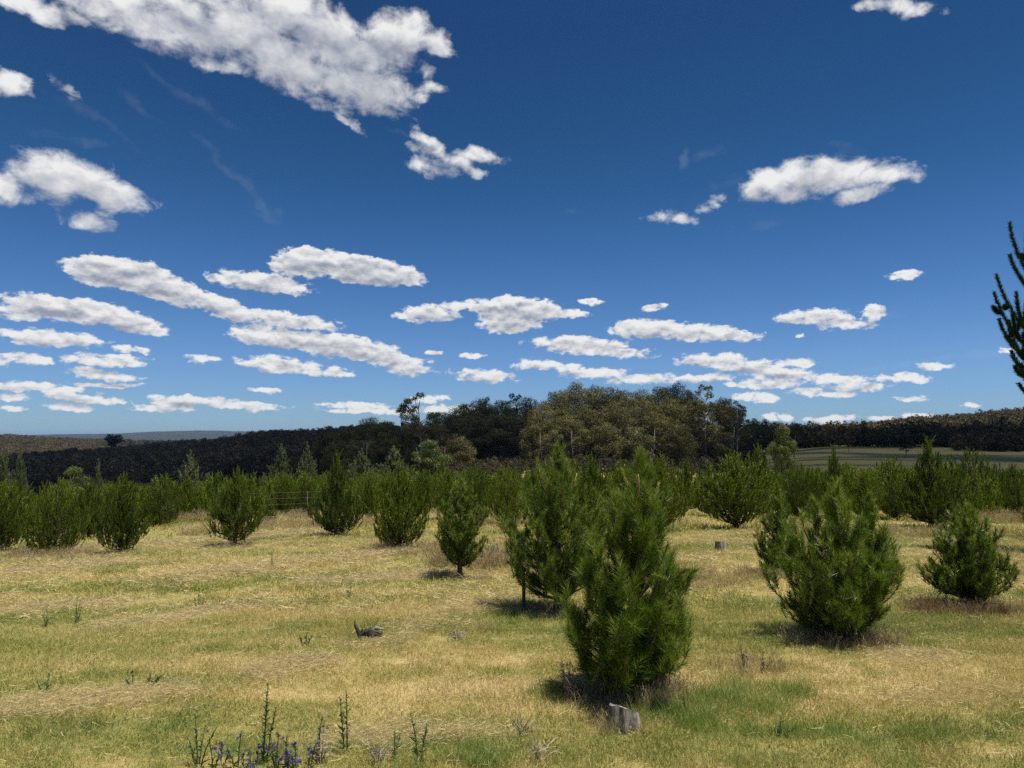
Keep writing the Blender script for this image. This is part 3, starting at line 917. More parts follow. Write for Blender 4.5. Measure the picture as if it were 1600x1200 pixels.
# taller grey-green pines behind the plantation
for px, yt, hw, rr, k, lab in [(300, 703, 24, 62, 0, 'grey-green thin pine behind the left of the plantation'),
                          (441, 693, 20, 66, 1, 'grey-green pine behind the pair of slim pines, the left of two'),
                          (481, 690, 17, 66, 0, 'grey-green pine behind the pair of slim pines, the right of two'),
                          (157, 716, 10, 60, 1, 'thin spiry pine rising beside the pale wattle bush'),
                          (566, 700, 24, 70, 0, 'grey-green loose pine below the brown gum trees'),
                          (616, 696, 26, 72, 1, 'grey-green loose pine just left of the round wattle tree'),
                          (10, 692, 16, 70, 1, 'dark spiry pine at the far left edge behind the plantation'),
                          (35, 694, 14, 76, 0, 'dark spiry pine next in from the far left edge')]:
    g = at_range(px, rr)
    H = EYE + (HOR - yt) / F_PX * rr - g.z
    put_pine(GREYP[k], lab, g, H, 1.45 * hw * rr / F_PX, R_.uniform(0, 6), group='taller pines behind the plantation')

# ------------------------------------------------------------------ gum trees and bushes


def gum_meshes(seed, H=18.0, Wd=5.5, base=.30, nclump=36, nleaf=130, leaf=.50, cr_=(1.0, 2.0), mat=None, open_=0.0, low=False, trunks=1):
    rg = np.random.default_rng(seed)
    tr, cr = Bag(), Bag()
    C = []
    for k in range(nclump):
        for _ in range(30):
            d = rg.normal(size=3); d /= np.linalg.norm(d)
            rad = rg.random() ** 0.4
            z = (base + (1 - base) / 2 + d[2] * rad * (1 - base) / 2) * H
            wz = math.sqrt(max(0.05, 1 - ((z / H - (base + (1 - base) * .48)) / ((1 - base) * .56)) ** 2))
            c = np.array([d[0] * rad * Wd * wz * .85, d[1] * rad * Wd * wz * .85, z - (0.5 * cr_[0])])
            if all(np.linalg.norm((c - o) / [1, 1, .8]) > cr_[0] * (1.0 + open_) for o, _r in C): break
        C.append((c, rg.uniform(*cr_)))
    for c, r in C:
        q = int(nleaf * (r / cr_[1]) ** 1.5 * rg.uniform(.8, 1.2))
        d = unit(rg.normal(size=(q, 3)) * [1, 1, .8] + [0, 0, .25])
        rr = r * (0.55 + 0.5 * rg.random(q)) * (1 + .18 * np.sin(d[:, 0] * 5 + k) * np.cos(d[:, 1] * 6))
        Pn = c + d * rr[:, None] * [1, 1, .72]
        nrm_ = unit(d * 1.0 + rg.normal(size=(q, 3)) * .45)
        a = unit(np.cross(nrm_, rg.normal(size=(q, 3)))); b = np.cross(nrm_, a)
        s = leaf * rg.uniform(.5, 1.15, q)[:, None]
        Vq = np.empty((q, 3, 3)); Vq[:, 0] = Pn - a * s * .5; Vq[:, 1] = Pn + a * s * .5 + b * s * .1; Vq[:, 2] = Pn + b * s * .85
        tone = np.clip(.5 + rg.normal() * .16 + rg.normal(size=q) * .12, 0, 1)
        cr.add(Vq.reshape(-1, 3), np.arange(3 * q).reshape(-1, 3), 0, np.repeat(tone, 3))
    for tk in range(trunks):
        off = rg.normal(size=2) * (0.0 if trunks == 1 else .7)
        fork = np.array([off[0] * 1.6 + rg.normal() * .3, off[1] * 1.6 + rg.normal() * .3, H * max(base * .8, .1)])
        topp = np.array([off[0] * 2 + rg.normal() * .5, off[1] * 2 + rg.normal() * .5, H * .82])
        Vt, Tt = tube([(off[0], off[1], -.3), (off[0] * 1.2, off[1] * 1.2, H * .1), tuple(fork), tuple((fork + topp) / 2 + rg.normal(size=3) * .3), tuple(topp)],
                      [H * .019, H * .014, H * .011, H * .007, .04], 6)
        tr.add(Vt, Tt)
        for c, r in C[tk::trunks]:
            st = fork + (topp - fork) * max(0, min(.9, (c[2] - fork[2]) / (topp[2] - fork[2]) - .25))
            md = (st + c) / 2 + np.array([0, 0, -.06 * np.linalg.norm(c - st)])
            Vt, Tt = tube([st, md, c], [H * .0055, H * .004, .03], 4)
            tr.add(Vt, Tt)
    return cr.mesh('crown', [mat or M_gum]), tr.mesh('trunk', [M_gum_bark if mat is None else M_bark], smooth=True), H, Wd


GUM = [gum_meshes(51, base=.14, nclump=60, nleaf=520, leaf=.27, cr_=(1.2, 2.3)), gum_meshes(52, base=.10, nclump=64, nleaf=520, leaf=.27, cr_=(1.2, 2.3)), gum_meshes(53, base=.06, nclump=66, nleaf=520, leaf=.27, cr_=(1.2, 2.3)), gum_meshes(54, base=.18, nclump=54, nleaf=520, leaf=.27, cr_=(1.2, 2.3), trunks=2)]
GUM_OPEN = [gum_meshes(55, base=.25, nclump=44, nleaf=260, leaf=.30, open_=.12, cr_=(.8, 1.3), trunks=2), gum_meshes(56, base=.42, nclump=22, open_=.5, cr_=(.8, 1.4))]
GUM_LOW = [gum_meshes(57, H=10, Wd=4.6, base=.0, nclump=44, nleaf=420, leaf=.27, cr_=(1, 1.7)), gum_meshes(58, H=10, Wd=4.2, base=.0, nclump=42, nleaf=420, leaf=.27, cr_=(.9, 1.6), trunks=3)]
WATTLE = [gum_meshes(59, H=8, Wd=3.6, base=.0, nclump=64, nleaf=330, leaf=.21, cr_=(.6, 1.1), mat=M_gum_green, trunks=3)]
SMALL = [gum_meshes(60, H=7, Wd=3.2, base=.28, nclump=36, nleaf=130, leaf=.30, cr_=(.55, 1.0), mat=M_gum_dark, open_=.1)]


def put_gum(kit, label, px, yt, hw, rr, name='gum_tree', cat='gum tree', group=None):
    cr, tr, h0, w0 = kit
    g = at_range(px, rr)
    H = EYE + (HOR - yt) / F_PX * rr - g.z
    Wd = hw * rr / F_PX
    t = thing(name, label, cat, g, R_.uniform(0, 6.28), (Wd / w0, Wd / w0, H / h0), group)
    obj('trunk', tr, t); obj('crown', cr, t)
    return t


G1 = 'gum trees of the tall central grove'
LG = 'brown-green gum tree within the tall central grove'
grove = [(838,650,28,168,GUM_LOW[0]),(850,628,34,172,GUM[2]),(872,600,38,180,GUM[1]),(900,591,38,184,GUM[2]),(930,590,36,186,GUM[1]),(955,599,34,184,GUM[2]),
         (915,628,36,172,GUM[2]),(885,640,34,168,GUM[1]),(960,624,38,172,GUM[2]),(975,598,30,190,GUM[1]),(1000,602,32,195,GUM[0]),(1030,592,34,200,GUM[1]),
         (1055,592,32,204,GUM[0]),(1010,622,38,176,GUM[2]),(1045,612,36,180,GUM[1]),(1075,598,32,196,GUM[1]),(1090,620,34,180,GUM[2]),
         (1130,612,32,190,GUM[1]),(1140,632,30,184,GUM[2]),(940,652,34,164,GUM_LOW[0]),(995,658,32,166,GUM_LOW[1]),(1060,655,32,168,GUM_LOW[0]),(1120,655,30,172,GUM_LOW[1]),
         (860,664,26,162,GUM_LOW[1]),(1022,640,34,172,GUM[2]),(906,662,28,164,GUM_LOW[1])]
for px, yt, hw, rr, kit in grove:
    put_gum(kit, LG, px, yt, hw, rr, group=G1)
put_gum(GUM_OPEN[1], 'gum tree with tall bare pale twin trunks at the right of the grove', 1102, 597, 32, 172, group=G1)
put_gum(GUM_OPEN[0], 'thin-crowned gum tree closing the right end of the grove', 1150, 622, 24, 178, group=G1)
put_gum(GUM_OPEN[0], 'tallest open-crowned gum tree standing apart left of the grove', 652, 608, 42, 176)
G2 = 'lower gum trees left of the grove'
left_gums = [(512,664,34,190,GUM_LOW[0]),(545,660,36,196,GUM_LOW[1]),(580,648,34,186,GUM[2]),(604,650,28,190,GUM[1]),(530,682,30,176,GUM_LOW[0]),(570,680,34,172,GUM_LOW[1]),
             (610,674,30,174,GUM_LOW[0]),(625,662,24,190,GUM[2]),(690,666,28,180,GUM_LOW[1]),(660,668,30,180,GUM_LOW[0]),(715,676,30,176,GUM_LOW[0])]
for k, (px, yt, hw, rr, kit) in enumerate(left_gums):
    put_gum(kit, 'low brownish gum tree in the thicket left of the grove', px, yt, hw, rr, group=G2)
G3 = 'shaded gum trees between the open-crowned gum and the grove'
for px, yt, hw, rr, kit in [(695,640,34,235,GUM[2]),(724,622,36,230,GUM[1]),(752,618,34,238,GUM[2]),(782,616,32,236,GUM[1]),(806,612,26,240,GUM_OPEN[1]),(824,616,32,236,GUM[2]),
                            (735,646,44,214,GUM[2]),(772,640,44,214,GUM[1]),(806,642,42,212,GUM[2]),(680,654,36,225,GUM[1]),(762,616,22,244,GUM_OPEN[0]),(650,655,34,215,GUM[2])]:
    put_gum(kit, 'shaded gum tree between the open-crowned gum and the grove', px, yt, hw, rr, group=G3)
put_gum(WATTLE[0], 'round yellow-green wattle tree in front of the shaded gums', 672, 686, 36, 90, 'wattle_tree', 'wattle tree')
put_gum(WATTLE[0], 'pale yellow wattle bush poking over the left back rows', 120, 727, 30, 56, 'wattle_bush', 'bush')
put_gum(WATTLE[0], 'upright light green tree at the edge of the brown field', 1222, 662, 26, 64, 'wattle_tree', 'wattle tree')
put_gum(SMALL[0], 'small dark round tree alone in the brown field', 1413, 682, 16, 190, 'field_tree', 'tree')
put_gum(SMALL[0], 'faint bare-looking small tree near the far edge of the brown field', 1324, 678, 12, 260, 'field_tree', 'tree')
RIDGE = gum_meshes(61, H=18, Wd=5.5, base=.5, nclump=34, nleaf=120, leaf=.8, mat=M_gum_dark)
put_gum(RIDGE, 'lone dark tree standing above the ridge line at far left', 180, 677, 14, 860, 'ridge_tree', 'tree')
for px, yt, hw, rr in [(1178, 651, 16, 300), (1195, 652, 16, 310), (1215, 656, 16, 300), (1243, 657, 12, 320), (1235, 666, 14, 290), (1165, 662, 16, 280)]:
    put_gum(GUM[R_.randrange(3)], 'dark gum tree behind the upright light green tree', px, yt, hw, rr, group='dark gums right of the grove')

# single out the look-alikes by their place
ORD = ['first', 'second', 'third', 'fourth', 'fifth', 'sixth', 'seventh', 'eighth', 'ninth', 'tenth', 'eleventh', 'twelfth', 'thirteenth', 'fourteenth',
       'fifteenth', 'sixteenth', 'seventeenth', 'eighteenth', 'nineteenth', 'twentieth']


def number_off(label, text, rows=None):
    obs = [o for o in COL.objects if o.parent is None and o.get('label') == label]
    groups = {}
    for o in obs:
        r = next((n for lim, n in rows if o.location.y < lim), rows[-1][1]) if rows else ''
        groups.setdefault(r, []).append(o)
    for r, lst in groups.items():
        lst.sort(key=lambda o: o.location.x / o.location.y)
        for k, o in enumerate(lst):
            if k < len(ORD): o['label'] = text % ((ORD[k],) if not rows else (ORD[k], r))


number_off(LG, '%s gum tree from the left in the %s row of the tall grove', [(169, 'front'), (179, 'middle'), (999, 'back')])
number_off('low brownish gum tree in the thicket left of the grove', '%s gum tree from the left in the %s row of the low left thicket', [(181, 'front'), (999, 'back')])
number_off('shaded gum tree between the open-crowned gum and the grove', '%s shaded gum from the left in the %s row left of the tall grove', [(226, 'front'), (999, 'back')])
number_off('dark gum tree behind the upright light green tree', '%s dark gum from the left in the clump right of the tall grove')
for side_ in ('on the left', 'in the centre', 'on the right'):
    number_off('young pine, front of dense back rows, ' + side_, '%s pine from the left along the front of the back rows, ' + side_)

# woods that read as one mass
WOODK = [gum_meshes(71 + k, H=12, Wd=5.0 + k * .3, base=.08, nclump=16, nleaf=46, leaf=1.15, cr_=(1.6, 2.5), mat=M_gum_dark)[0] for k in range(4)]
WOOD_LIT = [gum_meshes(81 + k, H=12, Wd=5.0 + k * .3, base=.08, nclump=16, nleaf=46, leaf=1.15, cr_=(1.6, 2.5), mat=M_gum_lit)[0] for k in range(4)]
rgw = np.random.default_rng(77)


def wood(name, n, px0, px1, r0, r1, sc, label, cond=None, hs=1.0, kit=None):
    a0, a1 = math.atan((px0 - 800) / F_PX), math.atan((px1 - 800) / F_PX)
    a = rgw.uniform(a0, a1, n); r = np.sqrt(rgw.uniform(r0 ** 2, r1 ** 2, n))
    x, y = np.sin(a) * r, np.cos(a) * r
    if cond is not None:
        k = cond(x, y, r, 800 + F_PX * np.tan(a)); x, y = x[k], y[k]
    n = len(x)
    s = rgw.uniform(.65, 1.15, n) * sc
    S = np.stack([s, s, s * hs * rgw.uniform(.85, 1.15, n)], 1)
    scatter(name, kit or WOODK, np.stack([x, y, height(x, y) - .3], 1), rgw.uniform(0, 6.28, n), S, rgw.integers(0, 4, n), label=label, category='forest')


wood('forest', 5200, -250, 620, 300, 1050, 1.0, 'dark wooded hillside filling the valley at left')
wood('forest', 1500, 560, 1180, 260, 900, 1.0, 'dark wood seen between and behind the gum groves')
wood('forest', 5200, 1130, 1950, 395, 1000, 1.0, 'wooded ridge beyond the brown field at right',
     cond=lambda x, y, r, px: r > np.interp(px, [1130, 1250, 1400, 1600, 1950], [330, 400, 395, 330, 300]), kit=WOOD_LIT)
wood('forest', 4200, -300, 175, 1050, 2500, 1.35, 'sunlit scrubby ridge beyond the dark hillside', hs=.6, kit=WOOD_LIT)
wood('forest', 2600, 165, 480, 1050, 2300, 1.35, 'dark wooded slope behind the lone ridge tree', hs=.6)
wood('undergrowth', 900, 470, 1190, 110, 215, .20, 'low brown undergrowth round the feet of the gum trees', hs=1.0)
wood('scrub', 420, 1490, 1900, 290, 400, .5, 'low grey scrub along the near edge of the right wood')

# ------------------------------------------------------------------ clouds overhead, out of the picture, added to shade the woods and the brown field


def overhead_cloud(cx, cyy, rx, ry, alt, seed, label):
    """lumpy flat-bottomed cumulus; cx, cyy is the centre of the ground it shades"""
    rg = np.random.default_rng(seed)
    nu, nv = 96, 48
    u = np.linspace(0, 2 * PI, nu, endpoint=False); v = np.linspace(-PI / 2, PI / 2, nv)
    U, Vv = np.meshgrid(u, v)
    D = np.stack([np.cos(Vv) * np.cos(U), np.cos(Vv) * np.sin(U), np.sin(Vv)], -1)
    n = np.zeros(U.shape)
    for f, a in ((2.5, .22), (5, .13), (11, .07), (22, .035)):
        w = rg.normal(size=(6, 3)) * f; ph = rg.random(6) * 6.28
        n += a * np.sin(D @ w.T + ph).sum(-1) / 2.2
    R0 = 1 + n
    zz = D[..., 2] * R0 * 90; zz = np.where(zz < 0, zz * .25, zz)
    Vx = np.stack([D[..., 0] * R0 * rx, D[..., 1] * R0 * ry, zz], -1).reshape(-1, 3)
    i, j = np.meshgrid(np.arange(nv - 1), np.arange(nu), indexing='ij')
    p = i * nu + j; q = i * nu + (j + 1) % nu
    Tt = np.concatenate([np.stack([p, q, q + nu], -1).reshape(-1, 3), np.stack([p, q + nu, p + nu], -1).reshape(-1, 3)])
    k = alt / math.tan(SUN_EL)
    loc = (cx + math.sin(SUN_AZ) * k, cyy + math.cos(SUN_AZ) * k, alt)
    return obj('cloud', make_mesh('cloud', Vx, Tt, M_cloud, smooth=True), None, loc, label=label, category='cloud')


overhead_cloud(-260, 640, 300, 420, 1500, 3, 'unseen white cumulus added to shade the dark wooded hillside')
overhead_cloud(-34, 212, 36, 62, 1200, 5, 'small unseen white cumulus added to shade the gum trees left of the grove')
overhead_cloud(92, 122, 45, 62, 1000, 8, 'small unseen white cumulus added to shade the near part of the brown field')
overhead_cloud(228, 226, 156, 160, 1100, 4, 'unseen white cumulus high up, added to shade the brown field')

# ------------------------------------------------------------------ grass
rgg = np.random.default_rng(9)


def patch(seed, n, rad, hmin, hmax, wid, lean=.45, mat=None, flat=0.0):
    rg = np.random.default_rng(seed)
    r = rad * np.sqrt(rg.random(n)); a = rg.random(n) * 2 * PI
    # cluster blades in small tufts
    k = rg.integers(0, max(3, n // 9), n); cxs = rg.normal(size=(n, 2)) * rad * .45
    Pb = np.stack([np.cos(a) * r, np.sin(a) * r, np.full(n, -.01)], 1)
    Pb[:, :2] = Pb[:, :2] * .45 + cxs[k] * .75 + rg.normal(size=(n, 2)) * .012
    D = rg.normal(size=(n, 3)) * [lean, lean, .1] + [0, 0, 1 - flat]
    D[:, 2] = np.abs(D[:, 2]); D = unit(D)
    L = rg.uniform(hmin, hmax, n)
    V_, T_ = blades(Pb, D, L, wid * rg.uniform(.6, 1.3, n), rg.normal(size=(n, 3)) * [.8, .8, .35], rg)
    tone = np.clip(rg.normal(.5, .26, n), 0, 1)
    return make_mesh('grass_patch', V_, T_, mat or M_grass, tone=np.repeat(tone, 5))


def straw_patch(seed, n, rad, wid, lmin=.06, lmax=.2, hgt=.035, mat=None):
    rg = np.random.default_rng(seed)
    Pb = np.stack([rg.normal(size=n) * rad * .5, rg.normal(size=n) * rad * .5, rg.random(n) * hgt], 1)
    D = unit(rg.normal(size=(n, 3)) * [1, 1, .18] + [0, 0, .12])
    V_, T_ = blades(Pb, D, rg.uniform(lmin, lmax, n), wid * rg.uniform(.6, 1.2, n), rg.normal(size=(n, 3)) * [.5, .5, .25], rg)
    return make_mesh('straw', V_, T_, mat or M_straw, tone=np.repeat(rg.random(n), 5))


def sector(n, y0, y1, pad=1.15, pw=1.0):
    y = np.sqrt(rgg.uniform(y0 ** 2, y1 ** 2, n))
    x = rgg.uniform(-1, 1, n) * y * (800 / F_PX) * pad
    return x, y


protoN = [patch(100 + k, 190, .22, .03, .085, .0030) for k in range(5)] + [straw_patch(110, 40, .26, .0026, .04, .10, .03)]
protoM = [patch(120 + k, 130, .34, .04, .10, .0065) for k in range(4)] + [straw_patch(125, 70, .36, .0055, .07, .18, .05)]
protoF = [patch(130 + k, 90, .60, .05, .13, .014) for k in range(4)]
tall_noise = lambda x, y: wobble(x, y, 1.1, 3.3)

for nm, protos, n, y0, y1, s0, s1, lab in (
        ('grass', protoN, 3200, 3.2, 8.5, .75, 1.25, 'short mown grass, green and straw mixed, in front'),
        ('grass', protoM, 4600, 8.0, 19, .8, 1.3, 'mown dry grass among the first pines'),
        ('grass', protoF, 5200, 18, 52, .9, 1.6, 'dry grass under the dense rows of pines')):
    x, y = sector(n, y0, y1)
    z = height(x, y)
    s = rgg.uniform(s0, s1, n)
    hs = s * (1 + .35 * tall_noise(x, y))
    scatter(nm, protos, np.stack([x, y, z], 1), rgg.uniform(0, 6.28, n), np.stack([s, s, hs], 1), rgg.integers(0, len(protos), n), label=lab, category='grass')

# cut straw lying in windrows along the mowing lines
sx, sy = [], []
segs = [((0,1112),(140,1098),26),((205,1094),(272,1080),22),((405,1056),(490,1036),34),((118,862),(400,842),80),((395,843),(505,832),46),((0,900),(170,884),40),
        ((290,905),(640,862),60),((300,828),(420,812),40),((560,1010),(640,1000),10),((0,958),(190,945),40),((170,985),(400,950),50),((1405,1035),(1450,1026),30),
        ((500,915),(700,900),40),((560,1160),(760,1140),26),((1400,1100),(1600,1085),12),((1100,780),(1250,790),30),((640,812),(760,806),30),((640,990),(800,930),20)]
for a, b, n in segs:
    A_, B_ = ground_at(*a), ground_at(*b)
    n = int(n * 3.2 * max(1, (B_ - A_).length / 2.5))
    t = rgg.random(n)
    w = .04 + .007 * A_.y
    sx.append(A_.x + (B_.x - A_.x) * t + rgg.normal(size=n) * w * 1.6); sy.append(A_.y + (B_.y - A_.y) * t + rgg.normal(size=n) * w)
sx, sy = np.concatenate(sx), np.concatenate(sy)
protoS = [straw_patch(140 + k, 90, .20, .0036, .04, .13, hgt=.05) for k in range(3)]
scatter('straw', protoS, np.stack([sx, sy, height(sx, sy) + .015], 1), rgg.uniform(0, 6.28, len(sx)), rgg.uniform(.6, 1.15, len(sx)) * np.clip(sy / 9, .62, 1.8),
        rgg.integers(0, 3, len(sx)), label='pale cut straw lying in thin windrows across the meadow', category='straw')

# tall dry grass round tree feet and between the rows


def tall_patch(seed, n=110, rad=.22, hmin=.12, hmax=.42, wid=.0045, mat=None, heads=True):
    rg = np.random.default_rng(seed)
    B = Bag()
    Pb = np.stack([rg.normal(size=n) * rad * .5, rg.normal(size=n) * rad * .5, np.zeros(n)], 1)
    D = unit(rg.normal(size=(n, 3)) * [.30, .30, .1] + [0, 0, 1] + Pb * .8)
    L = rg.uniform(hmin, hmax, n)
    V_, T_ = blades(Pb, D, L, wid * rg.uniform(.5, 1.2, n), rg.normal(size=(n, 3)) * [.3, .3, .2], rg)
    tn = np.clip(rg.normal(.5, .25, n), 0, 1)
    B.add(V_, T_, 0, np.repeat(tn, 5))
    if heads:
        k = rg.choice(n, n // 3, replace=False)
        V5 = V_.reshape(n, 5, 3)[k, 4]
        V2, T2 = blades(V5 - D[k] * .05, unit(D[k] + rg.normal(size=(len(k), 3)) * .1), np.full(len(k), .09), np.full(len(k), wid * 2.2), rg.normal(size=(len(k), 3)) * .2, rg)
        B.add(V2, T2, 0, np.repeat(np.clip(tn[k] - .12, 0, 1), 5))
    return B.mesh('tall_grass', [mat or M_tall])


TALLP = [tall_patch(150 + k) for k in range(3)] + [tall_patch(155, 90, .3, .08, .25)]
tx, ty, ts = [], [], []


def ring(px, py, n, rad_m, s=1.0, squash=.6, off=0.0):
    g = ground_at(px, py)
    a = rgg.random(n) * 6.28; r = rad_m * (.35 + .65 * np.sqrt(rgg.random(n)))
    tx.append(g.x + np.cos(a) * r); ty.append(g.y + np.sin(a) * r * squash + off); ts.append(np.full(n, s) * rgg.uniform(.6, 1.15, n))


for px, py, n, r_, s in [(974,1140,12,.16,.28),(990,1098,18,.30,.5),(1312,1000,18,.35,.5),(985,1092,16,.42,.42),(1312,1004,28,.5,.42),(1517,955,26,.5,.45),(1420,985,12,.7,.35),(640,865,40,.7,.62),(750,885,60,.75,.95),(1120,905,24,.9,.5),(86,872,46,.7,.6),
                      (189,868,12,.4,.4),(719,907,18,.4,.4),(290,815,70,1.2,1.1),(330,835,30,.8,.7),(470,825,70,1.6,.9),(560,822,50,1.4,.9),(440,812,50,1.2,.9),(690,800,50,1.5,1.0),(790,822,40,1.2,.8),
                      (1420,838,46,1.3,.75),(1545,815,60,1.3,1.0),(1560,835,30,1.2,.7),(1255,830,30,1.0,.7),(1130,800,20,1.0,.5),(20,870,30,.8,.6),(60,880,20,.7,.5),(875,965,30,.5,.34),(715,985,8,.3,.3),
                      (1215,900,24,.5,.45),(1590,880,30,1.2,.5),(900,860,30,.9,.8),(370,858,12,.4,.45),(1165,1050,12,.25,.4),(1070,915,40,.7,.55),(1000,800,20,1.5,.8),(1540,960,40,.9,.4),(600,790,60,3,1.0),
                      (1150,780,30,2.0,.7),(300,790,50,3,1.0),(1460,795,50,3,1.0)]:
    ring(px, py, n, r_, s)
tx, ty, ts = map(np.concatenate, (tx, ty, ts))
scatter('tall_grass', TALLP, np.stack([tx, ty, height(tx, ty)], 1), rgg.uniform(0, 6.28, len(tx)), ts, rgg.integers(0, 4, len(tx)),
        label='taller unmown brown grass round the pines and between the rows', category='grass')

# rusty dead grass under the broad low pine
RUST = [tall_patch(160 + k, 120, .2, .06, .2, .004, M_rust, False) for k in range(2)]
tx, ty, ts = [], [], []
for px, py, n, r_, s in [(1478,958,30,.35,.9),(1530,958,16,.45,.8),(1345,1012,20,.35,.6)]: ring(px, py, n, r_, s, .5)
tx, ty, ts = map(np.concatenate, (tx, ty, ts))
scatter('dead_grass', RUST, np.stack([tx, ty, height(tx, ty)], 1), rgg.uniform(0, 6.28, len(tx)), ts, rgg.integers(0, 2, len(tx)),
        label='rust-brown dead grass matted under the broad low pine', category='grass')

# fresh green grass in tufts
LUSH = [tall_patch(170 + k, 90, .16, .06, .2, .0042, M_lush, False) for k in range(3)]
tx, ty, ts = [], [], []
for px, py, n, r_, s in [(780,972,26,.45,.55),(815,985,12,.4,.5),(840,975,10,.35,.5),(1110,1112,34,.40,.75),(1060,1105,14,.25,.8),(1180,1085,20,.35,.6),(1200,1095,18,.3,.7),(880,1085,12,.15,.7),
                      (860,1095,8,.15,.5),(1040,1130,10,.2,.6),(1225,1135,14,.5,.55),(1100,1175,14,.6,.5),(755,1190,20,.16,.6),(1420,985,10,.4,.5),(1445,1010,5,.1,.55),(1300,1050,12,.5,.4),(1480,990,16,.6,.45),
                      (180,898,14,.35,.6),(95,970,12,.5,.5),(310,955,10,.5,.5),(430,870,12,.7,.6),(610,915,8,.4,.5),(1250,1160,26,.7,.45),(1350,1170,20,.7,.4),(940,1140,8,.3,.4),(1205,985,10,.3,.5),
                      (470,905,14,.7,.5),(60,905,10,.6,.5),(270,870,10,.8,.5),(1290,1180,14,.5,.5),(1010,1190,14,.6,.4),(620,1190,14,.3,.5),(350,1195,14,.4,.5)]: ring(px, py, n, r_, s, .6)
tx, ty, ts = map(np.concatenate, (tx, ty, ts))
scatter('green_grass', LUSH, np.stack([tx, ty, height(tx, ty)], 1), rgg.uniform(0, 6.28, len(tx)), ts, rgg.integers(0, 3, len(tx)),
        label='fresh green grass growing in loose clumps in the meadow', category='grass')

# ------------------------------------------------------------------ tall pine whose limbs reach in from the right
g = ground_at(1700, 868)
tp = thing('tall_pine_tree', 'tall dark pine whose upturned limb tips reach in at the right edge', 'pine tree', g)
mpx = g.y / F_PX
HT_ = 5.6
tr = Bag(); Vt, Tt = tube([(0, 0, -.1), (.02, 0, 1.5), (-.02, .02, 3.5), (0, 0, HT_)], [.10, .08, .055, .015], 8, wob=.1, rg=rgg); tr.add(Vt, Tt)
obj('trunk', tr.mesh('trunk', [M_bark], smooth=True), tp)


def foxtail(B, path, rad0, rg, n=420, nl=.125, nwid=.013):
    path = np.asarray(path, float)
    seg = np.linalg.norm(np.diff(path, axis=0), axis=1); s = np.concatenate([[0], np.cumsum(seg)]); s /= s[-1]
    n = int(n * 2.6); u = rg.random(n)
    Pp = np.stack([np.interp(u, s, path[:, k]) for k in range(3)], 1)
    P2 = np.stack([np.interp(np.minimum(u + .05, 1.0), s, path[:, k]) for k in range(3)], 1)
    P1 = np.stack([np.interp(np.maximum(u - .05, 0), s, path[:, k]) for k in range(3)], 1)
    d = unit(P2 - P1)
    al = np.radians(rg.normal(42, 9, n))
    perp = unit(np.cross(d, rg.normal(size=(n, 3))))
    D = d * np.cos(al)[:, None] + perp * np.sin(al)[:, None]
    V_, T_ = needles(Pp, D, nl * rg.uniform(.6, 1.1, n) * (1 - .35 * u), nwid, rg)
    B.add(V_, T_, 0, np.repeat(np.clip(.35 + .3 * rg.random(n), 0, 1), 3))
    V_, T_ = tube(path, np.linspace(rad0, .004, len(path)), 5); B.add(V_, T_, 1, .5)


def to_local(px, py, dy=0.0):
    y = g.y + dy
    return np.array([(px - 800) / F_PX * y - g.x, dy, EYE + (HOR - py) / F_PX * y - g.z])


def bez(p0, p1, p2, n=9):
    u = np.linspace(0, 1, n)[:, None]
    return (1 - u) ** 2 * p0 + 2 * u * (1 - u) * p1 + u * u * p2


rgp = np.random.default_rng(21)
limbs = [  # start row on trunk, elbow, tip, side shoots (start fraction, tip)
 ((1700, 500), (1600, 440), (1592, 343), [(.6, (1618, 360)), (.75, (1612, 400))]),
 ((1700, 520), (1602, 455), (1590, 395), [(.5, (1628, 420))]),
 ((1700, 600), (1590, 525), (1567, 427), [(.55, (1597, 455)), (.62, (1612, 470)), (.75, (1578, 478))]),
 ((1700, 610), (1585, 548), (1562, 455), [(.6, (1590, 490)), (.7, (1602, 500)), (.85, (1560, 478))]),
 ((1700, 625), (1580, 560), (1568, 498), [(.5, (1605, 520)), (.7, (1583, 500)), (.8, (1592, 512))]),
 ((1700, 640), (1608, 590), (1589, 528), [(.6, (1585, 555)), (.75, (1604, 545))]),
 ((1700, 680), (1612, 630), (1594, 600), [(.7, (1612, 598))]),
 ((1700, 690), (1615, 625), (1585, 548), [(.7, (1600, 570)), (.8, (1590, 572))]),
]
for i_, (a, b, c, subs) in enumerate(limbs):
    dy = rgp.uniform(-.25, .25)
    p0 = to_local(*a); p1 = to_local(*b, dy * .7); p2 = to_local(*c, dy)
    B = Bag(); pa = bez(p0, p1, p2, 12)
    foxtail(B, pa[4:], .016, rgp, 620); Vt, Tt = tube(pa[:5], np.linspace(.03, .018, 5), 5); B.add(Vt, Tt, 1, .5)
    for f_, tip in subs:
        s0 = pa[int(f_ * 11)]; tt_ = to_local(*tip, dy + rgp.uniform(-.15, .15))
        foxtail(B, bez(s0, np.array([tt_[0] * .6 + s0[0] * .4 - .03, (s0[1] + tt_[1]) / 2, s0[2] * .75 + tt_[2] * .25]), tt_, 8), .007, rgp, 300)
    obj('bough', B.mesh('bough', [M_pine_dark, M_twig]), tp)
